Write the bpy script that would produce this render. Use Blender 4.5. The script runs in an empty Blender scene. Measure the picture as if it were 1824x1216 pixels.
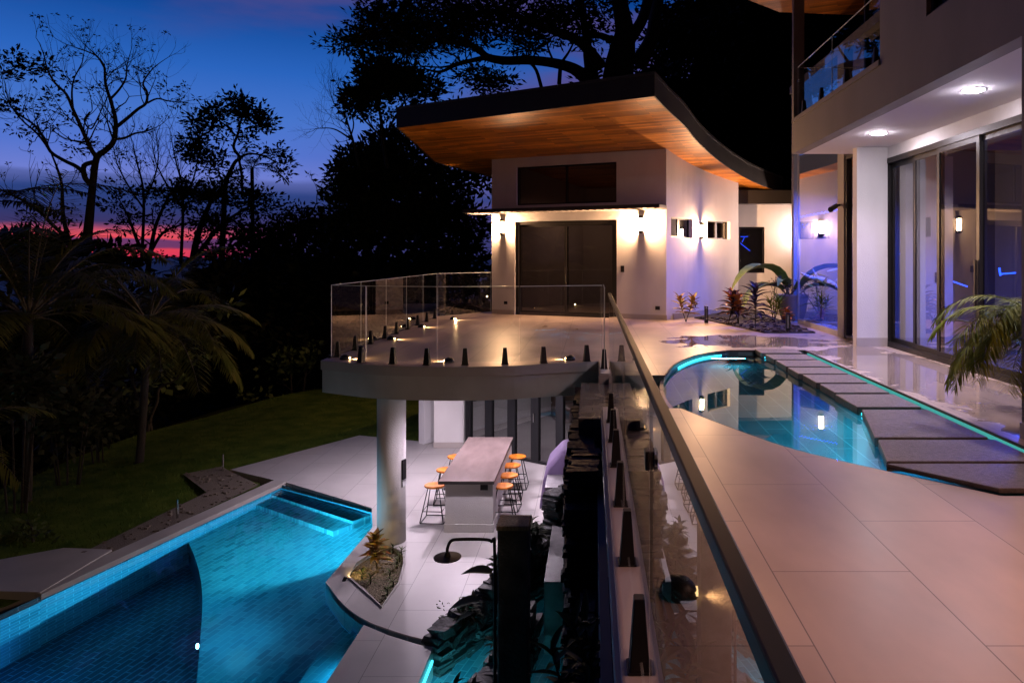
import bpy, math, random
from mathutils import Vector, Matrix
from mathutils.geometry import tessellate_polygon
random.seed(7)
C = bpy.context.scene.collection
F, U0, V0, H = 1290.0, 1055.0, 457.0, 1.75      # focal length in photo pixels, vanishing point, eye height above the terrace
R = math.radians
def G(u, v, z=0.0):                             # the point of the level plane z seen at photo pixel u, v
    y = F*(H-z)/(v-V0)
    return Vector(((u-U0)*y/F, y, z))
def onY(u, v, y): return Vector(((u-U0)*y/F, y, H-(v-V0)*y/F))
def refr(u, v, zw, zf):                         # point of a pool floor seen through the water surface
    w = G(u, v, zw); d = Vector((w.x, w.y)); L = d.length; d /= L
    c = L/math.hypot(L, H-zw)/1.33
    t = (zw-zf)*c/math.sqrt(1-c*c)
    return Vector((w.x+d.x*t, w.y+d.y*t, zf))
ORG = {}
def tag(o, label=None, cat=None, group=None, kind=None):
    for k, x in (('label', label), ('category', cat), ('group', group), ('kind', kind)):
        if x: o[k] = x
    return o
def empty(name, loc, label, cat, group=None):
    o = bpy.data.objects.new(name, None); C.objects.link(o); o.location = loc; o.empty_display_size = .1
    ORG[o.name] = Vector(loc); return tag(o, label, cat, group)
def copy_tree(o, parent=None):
    c = o.copy(); C.objects.link(c)
    if parent: c.parent = parent
    for ch in list(o.children): copy_tree(ch, c)
    return c
class Fr:                                       # a local frame: x along, y out of the wall, z up
    def __init__(s, p, d):
        s.p = Vector((p[0], p[1], p[2] if len(p) > 2 else 0)); s.x = Vector((d[0], d[1], 0)).normalized(); s.y = Vector((s.x.y, -s.x.x, 0))
    def __call__(s, x, y, z): return s.p + s.x*x + s.y*y + Vector((0, 0, z))
ID = Fr((0, 0, 0), (1, 0)); ID.y = Vector((0, 1, 0))
class MB:
    def __init__(s): s.v = []; s.f = []; s.m = []; s.mi = 0
    def pt(s, p): s.v.append(Vector(p)); return len(s.v)-1
    def face(s, pts): s.f.append([s.pt(p) for p in pts]); s.m.append(s.mi); return s
    def idx(s, ids): s.f.append(list(ids)); s.m.append(s.mi)
    def hexa(s, c):                             # 8 corners, bottom ring then top ring
        i = [s.pt(p) for p in c]
        for q in ((3, 2, 1, 0), (4, 5, 6, 7), (0, 1, 5, 4), (1, 2, 6, 5), (2, 3, 7, 6), (3, 0, 4, 7)): s.idx([i[k] for k in q])
        return s
    def box(s, a, b, fr=ID, jit=0):
        c = [(a[0], a[1], a[2]), (b[0], a[1], a[2]), (b[0], b[1], a[2]), (a[0], b[1], a[2]), (a[0], a[1], b[2]), (b[0], a[1], b[2]), (b[0], b[1], b[2]), (a[0], b[1], b[2])]
        if fr.x.cross(fr.y).z < 0: c = [c[k] for k in (3, 2, 1, 0, 7, 6, 5, 4)]
        return s.hexa([fr(*[x+random.uniform(-jit, jit) for x in p]) if jit else fr(*p) for p in c])
    def frust(s, p, w0, d0, w1, d1, h, fr=None):
        fr = fr or Fr(p, (1, 0)); z = 0
        return s.hexa([fr(-w0/2, -d0/2, z), fr(w0/2, -d0/2, z), fr(w0/2, d0/2, z), fr(-w0/2, d0/2, z), fr(-w1/2, -d1/2, h), fr(w1/2, -d1/2, h), fr(w1/2, d1/2, h), fr(-w1/2, d1/2, h)])
    def tube(s, pts, rad, n=6, cap=True, closed=False):
        pts = [Vector(p) for p in pts]; N = len(pts)
        if not hasattr(rad, '__len__'): rad = [rad]*N
        rings = []; up = None
        for i, p in enumerate(pts):
            if closed: t = pts[(i+1) % N]-pts[i-1]
            else: t = pts[min(i+1, N-1)]-pts[max(i-1, 0)]
            if t.length < 1e-9: t = Vector((0, 0, 1))
            t.normalize()
            if up is None: up = t.orthogonal().normalized()
            else:
                up = up-t*up.dot(t)
                up = up.normalized() if up.length > 1e-6 else t.orthogonal().normalized()
            b = t.cross(up)
            rings.append([s.pt(p+(up*math.cos(a)+b*math.sin(a))*rad[i]) for a in [2*math.pi*k/n for k in range(n)]])
        for i in range(N if closed else N-1):
            A, B = rings[i], rings[(i+1) % N]
            for k in range(n): s.idx((A[k], A[(k+1) % n], B[(k+1) % n], B[k]))
        if cap and not closed: s.idx(rings[0][::-1]); s.idx(rings[-1])
        return s
    def lathe(s, c, prof, n=24):                # prof: (radius, z) from bottom to top
        rings = [[s.pt((c[0]+r*math.cos(2*math.pi*k/n), c[1]+r*math.sin(2*math.pi*k/n), c[2]+z)) for k in range(n)] for r, z in prof]
        for A, B in zip(rings, rings[1:]):
            for k in range(n): s.idx((A[k], A[(k+1) % n], B[(k+1) % n], B[k]))
        s.idx(rings[0][::-1]); s.idx(rings[-1]); return s
    def sheet(s, loops, z, flip=False):         # flat polygon with holes at height z (a number or a function of x, y)
        zz = z if callable(z) else (lambda x, y: z)
        P = [[Vector((p[0], p[1], 0)) for p in l] for l in loops]; flat = [p for l in P for p in l]
        ids = [s.pt((p.x, p.y, zz(p.x, p.y))) for p in flat]
        for t in tessellate_polygon(P):
            a, b, c = [flat[i] for i in t]; k = (b-a).cross(c-a).z
            if abs(k) < 1e-9: continue
            t = list(t) if (k > 0) != flip else list(t)[::-1]
            s.idx([ids[i] for i in t])
        return s
    def sides(s, loop, z0, z1, out=True):
        a0 = z0 if callable(z0) else (lambda x, y: z0); a1 = z1 if callable(z1) else (lambda x, y: z1)
        n = len(loop); area = sum(loop[i][0]*loop[(i+1) % n][1]-loop[(i+1) % n][0]*loop[i][1] for i in range(n))
        for i in range(n):
            p, q = loop[i], loop[(i+1) % n]
            if (area < 0) == out: p, q = q, p
            s.face([(p[0], p[1], a0(*p[:2])), (q[0], q[1], a0(*q[:2])), (q[0], q[1], a1(*q[:2])), (p[0], p[1], a1(*p[:2]))])
        return s
    def prism(s, loops, z0, z1, top=True, bottom=True):
        if top: s.sheet(loops, z1)
        if bottom: s.sheet(loops, z0, True)
        s.sides(loops[0], z0, z1)
        for l in loops[1:]: s.sides(l, z0, z1, out=False)
        return s
    def build(s, name, mat, parent=None, smooth=False, weld=False):
        if parent is not None: o = ORG[parent.name]
        else:
            lo = [min(p[i] for p in s.v) for i in range(3)]; hi = [max(p[i] for p in s.v) for i in range(3)]
            o = Vector(((lo[0]+hi[0])/2, (lo[1]+hi[1])/2, lo[2]))
        me = bpy.data.meshes.new(name); me.from_pydata([tuple(p-o) for p in s.v], [], s.f)
        for m in (mat if isinstance(mat, (list, tuple)) else [mat]): me.materials.append(m)
        me.polygons.foreach_set('material_index', s.m)
        if smooth: me.polygons.foreach_set('use_smooth', [True]*len(s.f))
        me.update()
        ob = bpy.data.objects.new(name, me); C.objects.link(ob)
        if parent is not None: ob.parent = parent
        else: ob.location = o
        ORG[ob.name] = o
        if weld:
            import bmesh
            b = bmesh.new(); b.from_mesh(me); bmesh.ops.remove_doubles(b, verts=b.verts, dist=1e-4); b.to_mesh(me); b.free()
        return ob
def bevel(o, w, seg=2):
    m = o.modifiers.new('bevel', 'BEVEL'); m.width = w; m.segments = seg; m.limit_method = 'ANGLE'; return o
def spline(pts, n=6, closed=False):             # Catmull-Rom through pts
    P = [Vector(p) for p in pts]; N = len(P); out = []
    for i in range(N if closed else N-1):
        g = (lambda k: P[k % N]) if closed else (lambda k: P[max(0, min(N-1, k))])
        a, b, c, d = g(i-1), g(i), g(i+1), g(i+2)
        for k in range(n):
            t = k/n
            out.append(.5*((2*b)+(c-a)*t+(2*a-5*b+4*c-d)*t*t+(3*b-a-3*c+d)*t**3))
    if not closed: out.append(P[-1])
    return out
def wall(mb, fr, L, z0, top, th, holes=(), z_fn=None):   # a wall with openings; outer face at y=0, inner at y=-th; top may be a function of x
    tf = top if callable(top) else (lambda x: top)
    xs = sorted({0, L, *[h[0] for h in holes], *[h[1] for h in holes]})
    zs = sorted({z0, *[h[2] for h in holes], *[h[3] for h in holes]}); zs = [z for z in zs if z >= z0]+[None]
    Z = lambda k, x: tf(x) if zs[k] is None else zs[k]
    nx, nz = len(xs)-1, len(zs)-1
    def solid(i, k):
        if not (0 <= i < nx and 0 <= k < nz): return False
        x = (xs[i]+xs[i+1])/2; z = (Z(k, x)+Z(k+1, x))/2
        return not any(h[0] < x < h[1] and h[2] < z < h[3] for h in holes)
    for i in range(nx):
        for k in range(nz):
            if not solid(i, k): continue
            a, b = xs[i], xs[i+1]
            za, zb, zc, zd = Z(k, a), Z(k, b), Z(k+1, b), Z(k+1, a)
            mb.face([fr(a, 0, za), fr(b, 0, zb), fr(b, 0, zc), fr(a, 0, zd)][::1])
            mb.face([fr(a, -th, za), fr(a, -th, zd), fr(b, -th, zc), fr(b, -th, zb)])
            if not solid(i-1, k): mb.face([fr(a, 0, za), fr(a, 0, zd), fr(a, -th, zd), fr(a, -th, za)])
            if not solid(i+1, k): mb.face([fr(b, 0, zb), fr(b, -th, zb), fr(b, -th, zc), fr(b, 0, zc)])
            if not solid(i, k-1): mb.face([fr(a, 0, za), fr(a, -th, za), fr(b, -th, zb), fr(b, 0, zb)])
            if not solid(i, k+1): mb.face([fr(a, 0, zd), fr(b, 0, zc), fr(b, -th, zc), fr(a, -th, zd)])
    return mb
def frame_bars(mb, fr, x0, x1, z0, z1, w, y0, y1, bottom=True):
    mb.box((x0, y0, z0), (x0+w, y1, z1), fr); mb.box((x1-w, y0, z0), (x1, y1, z1), fr)
    mb.box((x0+w, y0, z1-w), (x1-w, y1, z1), fr)
    if bottom: mb.box((x0+w, y0, z0), (x1-w, y1, z0+w), fr)
    return mb
# ---------------------------------------------------------------- materials
def newmat(name):
    m = bpy.data.materials.new(name); m.use_nodes = True; t = m.node_tree; t.nodes.clear()
    return m, t, (lambda ty, **k: node(t, ty, k))
def node(t, ty, k):
    n = t.nodes.new(ty)
    for a, x in k.items(): setattr(n, a, x)
    return n
def lin(r, g, b):
    f = lambda c: (c/255/12.92) if c/255 <= .04045 else ((c/255+.055)/1.055)**2.4
    return (f(r), f(g), f(b), 1)
def c4(c): return (c[0], c[1], c[2], 1)
def basic(name, col, rough=.6, var=.12, scale=3, bump=0, bscale=60, metal=0, spec=.5, stretch=(1, 1, 1), col2=None, rvar=0, coat=0):
    m, t, N = newmat(name); L = t.links.new
    out = N('ShaderNodeOutputMaterial'); p = N('ShaderNodeBsdfPrincipled'); L(p.outputs[0], out.inputs[0])
    g = N('ShaderNodeNewGeometry'); mp = N('ShaderNodeMapping'); mp.inputs['Scale'].default_value = stretch; L(g.outputs['Position'], mp.inputs[0])
    n = N('ShaderNodeTexNoise'); n.inputs['Scale'].default_value = scale; n.inputs['Detail'].default_value = 6; L(mp.outputs[0], n.inputs['Vector'])
    r = N('ShaderNodeValToRGB'); r.color_ramp.elements[0].position = .3; r.color_ramp.elements[1].position = .7
    c2 = col2 or [x*(1+var) for x in col[:3]]; c1 = [x*(1-var) for x in col[:3]] if not col2 else col
    r.color_ramp.elements[0].color = c4(c1); r.color_ramp.elements[1].color = c4(c2); L(n.outputs[0], r.inputs[0]); L(r.outputs[0], p.inputs['Base Color'])
    p.inputs['Roughness'].default_value = rough; p.inputs['Metallic'].default_value = metal; p.inputs['Specular IOR Level'].default_value = spec
    p.inputs['Coat Weight'].default_value = coat
    if rvar:
        mr = N('ShaderNodeMapRange'); mr.inputs['To Min'].default_value = rough-rvar; mr.inputs['To Max'].default_value = rough+rvar; L(n.outputs[0], mr.inputs[0]); L(mr.outputs[0], p.inputs['Roughness'])
    if bump:
        n2 = N('ShaderNodeTexNoise'); n2.inputs['Scale'].default_value = bscale; n2.inputs['Detail'].default_value = 4; L(mp.outputs[0], n2.inputs['Vector'])
        b = N('ShaderNodeBump'); b.inputs['Strength'].default_value = bump; b.inputs['Distance'].default_value = .02; L(n2.outputs[0], b.inputs['Height']); L(b.outputs[0], p.inputs['Normal'])
    return m
def bricky(name, axes, w, h, mortar, c1, c2, cm, rough=.4, off=.5, ofr=(0, 0), rot=0, bump=.3, noise=.15, wet=None, spec=.5, nscale=2.0, nst=(1, 1, 1)):
    """joint pattern laid in the plane given by axes, e.g. 'xy', 'yx', 'xz'"""
    m, t, N = newmat(name); L = t.links.new
    out = N('ShaderNodeOutputMaterial'); p = N('ShaderNodeBsdfPrincipled'); L(p.outputs[0], out.inputs[0])
    g = N('ShaderNodeNewGeometry'); ro = N('ShaderNodeMapping'); ro.inputs['Rotation'].default_value = (0, 0, rot); L(g.outputs['Position'], ro.inputs[0])
    sp = N('ShaderNodeSeparateXYZ'); L(ro.outputs[0], sp.inputs[0]); cb = N('ShaderNodeCombineXYZ')
    for k in (0, 1):
        a = N('ShaderNodeMath', operation='ADD'); a.inputs[1].default_value = ofr[k]; L(sp.outputs['xyz'.index(axes[k])], a.inputs[0]); L(a.outputs[0], cb.inputs[k])
    b = N('ShaderNodeTexBrick'); b.offset = off; b.inputs['Scale'].default_value = 1; b.inputs['Mortar Size'].default_value = mortar; b.inputs['Mortar Smooth'].default_value = .1
    b.inputs['Brick Width'].default_value = w; b.inputs['Row Height'].default_value = h; b.inputs['Bias'].default_value = 0
    for k, c in (('Color1', c1), ('Color2', c2), ('Mortar', cm)): b.inputs[k].default_value = c4(c)
    L(cb.outputs[0], b.inputs['Vector'])
    ns = N('ShaderNodeTexNoise'); ns.inputs['Scale'].default_value = nscale; ns.inputs['Detail'].default_value = 8
    mp = N('ShaderNodeMapping'); mp.inputs['Scale'].default_value = nst; L(g.outputs['Position'], mp.inputs[0]); L(mp.outputs[0], ns.inputs['Vector'])
    mr = N('ShaderNodeMapRange'); mr.inputs['From Min'].default_value = .25; mr.inputs['From Max'].default_value = .75; mr.inputs['To Min'].default_value = 1-noise; mr.inputs['To Max'].default_value = 1+noise; L(ns.outputs[0], mr.inputs[0])
    mx = N('ShaderNodeVectorMath', operation='SCALE'); L(b.outputs['Color'], mx.inputs[0]); L(mr.outputs[0], mx.inputs['Scale'])
    bp = N('ShaderNodeBump'); bp.inputs['Strength'].default_value = bump; bp.inputs['Distance'].default_value = .01; bp.invert = True; L(b.outputs['Fac'], bp.inputs['Height'])
    p.inputs['Specular IOR Level'].default_value = spec
    L(mx.outputs[0], p.inputs['Base Color']); L(bp.outputs[0], p.inputs['Normal'])
    rr = N('ShaderNodeMapRange'); rr.inputs['To Min'].default_value = rough-.1; rr.inputs['To Max'].default_value = rough+.12; L(ns.outputs[0], rr.inputs[0]); L(rr.outputs[0], p.inputs['Roughness'])
    if wet:                                     # puddles: smooth and darker inside noisy patches round given centres
        acc = None
        for (cx, cy, rx, ry) in wet:
            v = N('ShaderNodeVectorMath', operation='SUBTRACT'); v.inputs[1].default_value = (cx, cy, 0); L(g.outputs['Position'], v.inputs[0])
            q = N('ShaderNodeVectorMath', operation='MULTIPLY'); q.inputs[1].default_value = (1/rx, 1/ry, 0); L(v.outputs[0], q.inputs[0])
            l = N('ShaderNodeVectorMath', operation='LENGTH'); L(q.outputs[0], l.inputs[0])
            s = N('ShaderNodeMath', operation='SUBTRACT'); s.inputs[0].default_value = 1; L(l.outputs['Value'], s.inputs[1])
            if acc is None: acc = s
            else:
                a = N('ShaderNodeMath', operation='MAXIMUM'); L(acc.outputs[0], a.inputs[0]); L(s.outputs[0], a.inputs[1]); acc = a
        n3 = N('ShaderNodeTexNoise'); n3.inputs['Scale'].default_value = 1.4; n3.inputs['Detail'].default_value = 5; n3.inputs['Distortion'].default_value = .6; L(g.outputs['Position'], n3.inputs['Vector'])
        a = N('ShaderNodeMath', operation='MULTIPLY_ADD'); a.inputs[1].default_value = 1.6; a.inputs[2].default_value = -.85; L(n3.outputs[0], a.inputs[0])
        s = N('ShaderNodeMath', operation='ADD'); L(a.outputs[0], s.inputs[0]); L(acc.outputs[0], s.inputs[1])
        k = N('ShaderNodeMapRange', interpolation_type='SMOOTHSTEP'); k.inputs['From Min'].default_value = .12; k.inputs['From Max'].default_value = .3; L(s.outputs[0], k.inputs[0])
        m2 = N('ShaderNodeMix', data_type='FLOAT'); L(k.outputs[0], m2.inputs[0]); L(rr.outputs[0], m2.inputs[2]); m2.inputs[3].default_value = .05; L(m2.outputs[0], p.inputs['Roughness'])
        dk = N('ShaderNodeMapRange'); dk.inputs['To Min'].default_value = 1; dk.inputs['To Max'].default_value = .62; L(k.outputs[0], dk.inputs[0])
        m3 = N('ShaderNodeVectorMath', operation='SCALE'); L(mx.outputs[0], m3.inputs[0]); L(dk.outputs[0], m3.inputs['Scale']); L(m3.outputs[0], p.inputs['Base Color'])
        ni = N('ShaderNodeMapRange'); ni.inputs['To Min'].default_value = spec; ni.inputs['To Max'].default_value = .6; L(k.outputs[0], ni.inputs[0]); L(ni.outputs[0], p.inputs['Specular IOR Level'])
    return m
def glass(name, tint, ior=1.52, rough=0.0):
    m, t, N = newmat(name); L = t.links.new
    out = N('ShaderNodeOutputMaterial'); mx = N('ShaderNodeMixShader'); fr = N('ShaderNodeFresnel'); fr.inputs[0].default_value = ior
    a = N('ShaderNodeBsdfTransparent'); a.inputs[0].default_value = c4(tint); b = N('ShaderNodeBsdfGlossy'); b.inputs['Roughness'].default_value = rough
    b.inputs[0].default_value = (1, 1, 1, 1)
    g = N('ShaderNodeNewGeometry')                # both faces' reflection is given at the front face: 2R/(1+R)
    o1 = N('ShaderNodeMath', operation='ADD'); o1.inputs[1].default_value = 1; L(fr.outputs[0], o1.inputs[0])
    o2 = N('ShaderNodeMath', operation='MULTIPLY'); o2.inputs[1].default_value = 2; L(fr.outputs[0], o2.inputs[0])
    o3 = N('ShaderNodeMath', operation='DIVIDE'); L(o2.outputs[0], o3.inputs[0]); L(o1.outputs[0], o3.inputs[1])
    o4 = N('ShaderNodeMath', operation='SUBTRACT'); o4.inputs[0].default_value = 1; L(g.outputs['Backfacing'], o4.inputs[1])
    o5 = N('ShaderNodeMath', operation='MULTIPLY'); L(o3.outputs[0], o5.inputs[0]); L(o4.outputs[0], o5.inputs[1])
    L(o5.outputs[0], mx.inputs[0]); L(a.outputs[0], mx.inputs[1]); L(b.outputs[0], mx.inputs[2]); L(mx.outputs[0], out.inputs[0]); return m
def emit(name, col, s):
    m, t, N = newmat(name); out = N('ShaderNodeOutputMaterial'); e = N('ShaderNodeEmission'); e.inputs[0].default_value = c4(col); e.inputs[1].default_value = s
    t.links.new(e.outputs[0], out.inputs[0]); return m
def watermat(name, tint, wscale, wstr):
    m, t, N = newmat(name); L = t.links.new
    out = N('ShaderNodeOutputMaterial'); g = N('ShaderNodeBsdfGlass'); g.inputs['IOR'].default_value = 1.33; g.inputs['Roughness'].default_value = 0; g.inputs[0].default_value = c4(tint)
    ge = N('ShaderNodeNewGeometry'); n = N('ShaderNodeTexNoise'); n.inputs['Scale'].default_value = wscale; n.inputs['Detail'].default_value = 2; L(ge.outputs['Position'], n.inputs['Vector'])
    b = N('ShaderNodeBump'); b.inputs['Strength'].default_value = wstr; b.inputs['Distance'].default_value = .01; L(n.outputs[0], b.inputs['Height']); L(b.outputs[0], g.inputs['Normal'])
    L(g.outputs[0], out.inputs[0]); return m
def leafmat(name, c1, c2, rough=.5, scale=1.5):
    m = basic(name, c1, min(.75, rough+.12), col2=c2, scale=scale, spec=.22); return m
M = {}
M['plaster'] = basic('plaster', (.62, .60, .585), .85, var=.075, scale=1.6, bump=.3, bscale=120, stretch=(1, 1, .45))
M['plaster_grey'] = basic('plaster_grey', (.20, .185, .18), .85, var=.10, scale=1.4, stretch=(1, 1, .4), bump=.25, bscale=140)
M['ceiling_white'] = basic('ceiling_white', (.68, .67, .68), .8, var=.02, scale=1)
M['slab_concrete'] = basic('slab_concrete', (.44, .44, .41), .8, var=.14, scale=1.5, bump=.15, bscale=90)
M['coping'] = basic('coping', (.40, .375, .35), .5, var=.08, scale=2, bump=.05)
M['skirting'] = basic('skirting', (.40, .36, .33), .5, var=.06)
tw = dict(c1=(.50, .405, .34), c2=(.42, .335, .28), cm=(.17, .14, .125))
M['paver'] = bricky('terrace_paver', 'yx', 1.54, .77, .0035, rough=.38, ofr=(-3.26, -1.0), noise=.26, nscale=1.5, nst=(1, .45, 1), bump=.25,
    wet=[(3.2, 14.9, 2.0, 1.5), (4.9, 11, 1.1, 5.5), (2.6, 15.4, 1.2, .8), (4.9, 7.5, .9, 3)], spec=.36, **tw)
M['patio_tile'] = bricky('patio_tile', 'yx', 1.54, .77, .004, rough=.42, ofr=(-.5, .3), noise=.12, nscale=1.3, bump=.2, c1=(.46, .435, .42), c2=(.42, .40, .385), cm=(.15, .14, .13))
M['wet_tile'] = bricky('wet_tile', 'xy', .4, .14, .006, rough=.14, noise=.3, bump=.8, c1=(.13, .12, .11), c2=(.2, .185, .165), cm=(.05, .05, .05), nscale=5)
M['wood'] = bricky('soffit_planks', 'xy', 1.7, .11, .003, rough=.42, rot=0.42, noise=.28, nscale=2.2, nst=(1, 1, 1), bump=.3, c1=(.27, .085, .007), c2=(.74, .29, .035), cm=(.06, .02, .004), off=.37)
M['dark_wood'] = basic('weathered_timber', (.42, .33, .21), .8, var=.35, scale=6, stretch=(8, 8, 1), bump=.5, bscale=40)
M['fascia'] = basic('dark_fascia', (.028, .024, .022), .55, var=.1, scale=2, bump=.05)
M['fascia_top'] = basic('roof_flashing', (.06, .055, .05), .4, var=.1)
M['frame'] = basic('dark_frame', (.016, .014, .014), .42, var=.08, spec=.25)
M['black'] = basic('black_metal', (.010, .010, .011), .45, var=.1, spec=.3)
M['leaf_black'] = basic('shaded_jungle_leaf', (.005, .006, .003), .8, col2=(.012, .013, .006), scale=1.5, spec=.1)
M['pane_tall'] = glass('tall_window_glass', (.86, .85, .88), 2.3)
M['bronze'] = basic('bronze_metal', (.014, .011, .010), .45, var=.1, spec=.2)
M['steel'] = basic('steel', (.5, .48, .45), .25, var=.05, metal=1)
M['glass'] = glass('clear_glass', (.96, .975, .97))
M['pane'] = glass('window_glass', (.80, .78, .78), 1.6)
M['pane_dark'] = glass('dark_window_glass', (.5, .46, .44), 1.5)
M['pane_balcony'] = glass('balcony_window_glass', (.25, .25, .27), 2.2)
M['glass_edge'] = basic('glass_edge', (.75, .82, .78), .15, var=.05, spec=1)
M['stone_slab'] = basic('stepping_stone', (.17, .145, .145), .38, var=.3, scale=26, bump=.9, bscale=130, spec=.5)
M['stone_edge'] = basic('stone_edge', (.05, .042, .035), .5, var=.3, scale=20, bump=.5)
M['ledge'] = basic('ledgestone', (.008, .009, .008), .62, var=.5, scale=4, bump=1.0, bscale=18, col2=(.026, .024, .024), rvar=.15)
M['post_stone'] = basic('post_stone', (.08, .076, .072), .55, var=.5, scale=5, bump=.8, bscale=25, col2=(.22, .21, .2))
M['wall_tile'] = basic('grey_wall_tile', (.20, .19, .195), .35, var=.2, scale=8, bump=.2)
M['table_top'] = basic('table_top', (.17, .128, .118), .25, var=.16, scale=1.6, stretch=(3, 1, 1), rvar=.05)
M['table_edge'] = basic('table_edge', (.03, .025, .022), .4)
M['seat_wood'] = basic('seat_wood', (.62, .185, .012), .42, var=.18, scale=5, stretch=(6, 1, 1))
M['fabric'] = basic('cover_fabric', (.13, .09, .18), .85, var=.1, bump=.3, bscale=40)
M['soil'] = basic('soil', (.03, .024, .02), .9, var=.4, scale=12, bump=1, bscale=30)
M['gravel'] = basic('gravel', (.17, .14, .11), .9, var=.5, scale=55, bump=1.2, bscale=60)
M['sandstone'] = basic('bed_gravel', (.06, .05, .035), .95, var=.5, scale=38, bump=1.6, bscale=45, col2=(.30, .25, .17), spec=.1)
M['lawn'] = basic('lawn', (.036, .075, .008), .95, spec=.05, col2=(.10, .135, .02), scale=2.2, bump=1.2, bscale=45)
M['grass'] = basic('grass_blades', (.04, .08, .012), .8, spec=.1, col2=(.09, .12, .02), scale=1.5)
M['terrain'] = basic('terrain', (.012, .013, .008), 1, spec=0, var=.4, scale=.3, bump=1, bscale=3)
M['bark'] = basic('bark', (.035, .028, .022), .9, var=.3, scale=5, stretch=(3, 3, .6), bump=.6, bscale=20)
M['pale_bark'] = basic('pale_bark', (.13, .115, .085), .85, var=.3, scale=6, bump=.4)
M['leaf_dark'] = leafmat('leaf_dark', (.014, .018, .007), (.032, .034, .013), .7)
M['leaf_mid'] = leafmat('leaf_mid', (.035, .06, .015), (.09, .11, .03), .5)
M['palm_leaf'] = leafmat('palm_leaf', (.06, .085, .012), (.17, .16, .03), .42, 2.5)
M['palm_green'] = basic('palm_green', (.10, .16, .006), .6, col2=(.30, .31, .02), scale=6, spec=.12)
M['banana'] = leafmat('banana_leaf', (.10, .17, .045), (.20, .27, .08), .4, 5)
M['croton_y'] = leafmat('croton_leaf', (.25, .28, .05), (.35, .10, .04), .4, 14)
M['croton_r'] = leafmat('red_croton_leaf', (.40, .07, .025), (.50, .24, .04), .4, 12)
M['purple_leaf'] = leafmat('purple_leaf', (.03, .022, .03), (.055, .03, .05), .3, 8)
M['sofa'] = basic('sofa_fabric', (.10, .055, .045), .85, var=.1)
M['dim_floor'] = basic('interior_floor', (.20, .19, .19), .22, var=.08)
M['pot'] = basic('terracotta_pot', (.25, .17, .12), .7, var=.15)
M['white_plate'] = basic('white_plate', (.7, .7, .72), .4, var=.02)
M['driftwood'] = basic('driftwood', (.45, .40, .36), .7, var=.25, scale=9, bump=.4)
pt = dict(mortar=.007, rough=.3, noise=.22, nscale=.9, bump=.2)
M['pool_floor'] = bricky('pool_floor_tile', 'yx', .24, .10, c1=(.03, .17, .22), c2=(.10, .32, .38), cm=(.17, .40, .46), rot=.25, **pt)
M['pool_wall'] = bricky('pool_wall_tile', 'yz', .26, .1, c1=(.04, .16, .25), c2=(.08, .24, .35), cm=(.20, .40, .55), **pt)
M['pool_deep'] = bricky('dimmed_deep_tile', 'yx', .24, .10, c1=(.008, .05, .10), c2=(.02, .09, .16), cm=(.10, .28, .42), rot=.25, **pt)  # darker copy of the floor tile, standing in for the dim deep end
M['upool'] = bricky('upper_pool_tile', 'yx', .8, .25, mortar=.008, rough=.3, noise=.2, nscale=1.5, bump=.1, c1=(.035, .085, .10), c2=(.06, .12, .14), cm=(.12, .2, .22))
M['water'] = watermat('pool_water', (.72, .93, 1), 1.6, .16)
M['water2'] = watermat('still_water', (.80, .96, 1), 1.1, .03)
M['warm'] = emit('warm_lamp', (1, .66, .34), 55)
M['warm_dot'] = emit('warm_deck_lamp', (1, .62, .26), 45)
M['warm_dim'] = emit('warm_dim_lamp', (1, .62, .26), 4)
M['white_lamp'] = emit('downlight_lamp', (.96, .86, 1), 420)
M['cyan'] = emit('cyan_strip', (.05, .62, .78), 3.0)
M['cyan_dim'] = emit('dim_cyan_strip', (.10, .60, .55), .6)
M['cyan_lamp'] = emit('cyan_lamp', (.35, .95, 1), 30)
M['blue_led'] = emit('blue_led', (.015, .07, 1), 7)
def lamp(kind, name, loc, power, col, radius=.05, aim=None, cone=100, blend=.6, parent=None, size=None):
    d = bpy.data.lights.new(name, kind); d.energy = power; d.color = col
    if kind == 'AREA': d.shape = 'RECTANGLE'; d.size, d.size_y = size
    else: d.shadow_soft_size = radius
    if kind == 'SPOT': d.spot_size = R(cone); d.spot_blend = blend
    o = bpy.data.objects.new(name, d); C.objects.link(o)
    if aim is not None: o.rotation_euler = (Vector(aim)-Vector(loc)).to_track_quat('-Z', 'Y').to_euler()
    if parent is not None: o.parent = parent; o.location = Vector(loc)-ORG[parent.name]
    else: o.location = loc
    return o
# ================================================================ camera and sky
sc = bpy.context.scene
cd = bpy.data.cameras.new('camera'); cam = bpy.data.objects.new('camera', cd); C.objects.link(cam); sc.camera = cam
cam.location = (0, 0, H); cam.rotation_euler = (R(90), 0, 0)
cd.sensor_width = 36; cd.lens = 36*F/1824; cd.shift_x = (912-U0)/1824; cd.shift_y = -(608-V0)/1824; cd.clip_start = .05; cd.clip_end = 60000
sc.view_settings.view_transform = 'Standard'; sc.view_settings.look = 'None'; sc.view_settings.exposure = 0; sc.view_settings.gamma = 1
sc.cycles.use_denoising = True; sc.cycles.max_bounces = 10; sc.cycles.transparent_max_bounces = 24; sc.cycles.glossy_bounces = 5; sc.cycles.transmission_bounces = 6
sc.cycles.diffuse_bounces = 3; sc.cycles.caustics_reflective = False; sc.cycles.caustics_refractive = False; sc.cycles.sample_clamp_indirect = 4; sc.cycles.sample_clamp_direct = 0
sc.cycles.blur_glossy = .5
w = bpy.data.worlds.new('World'); sc.world = w; w.use_nodes = True; t = w.node_tree; t.nodes.clear(); L = t.links.new
N = lambda ty, **k: node(t, ty, k)
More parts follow.
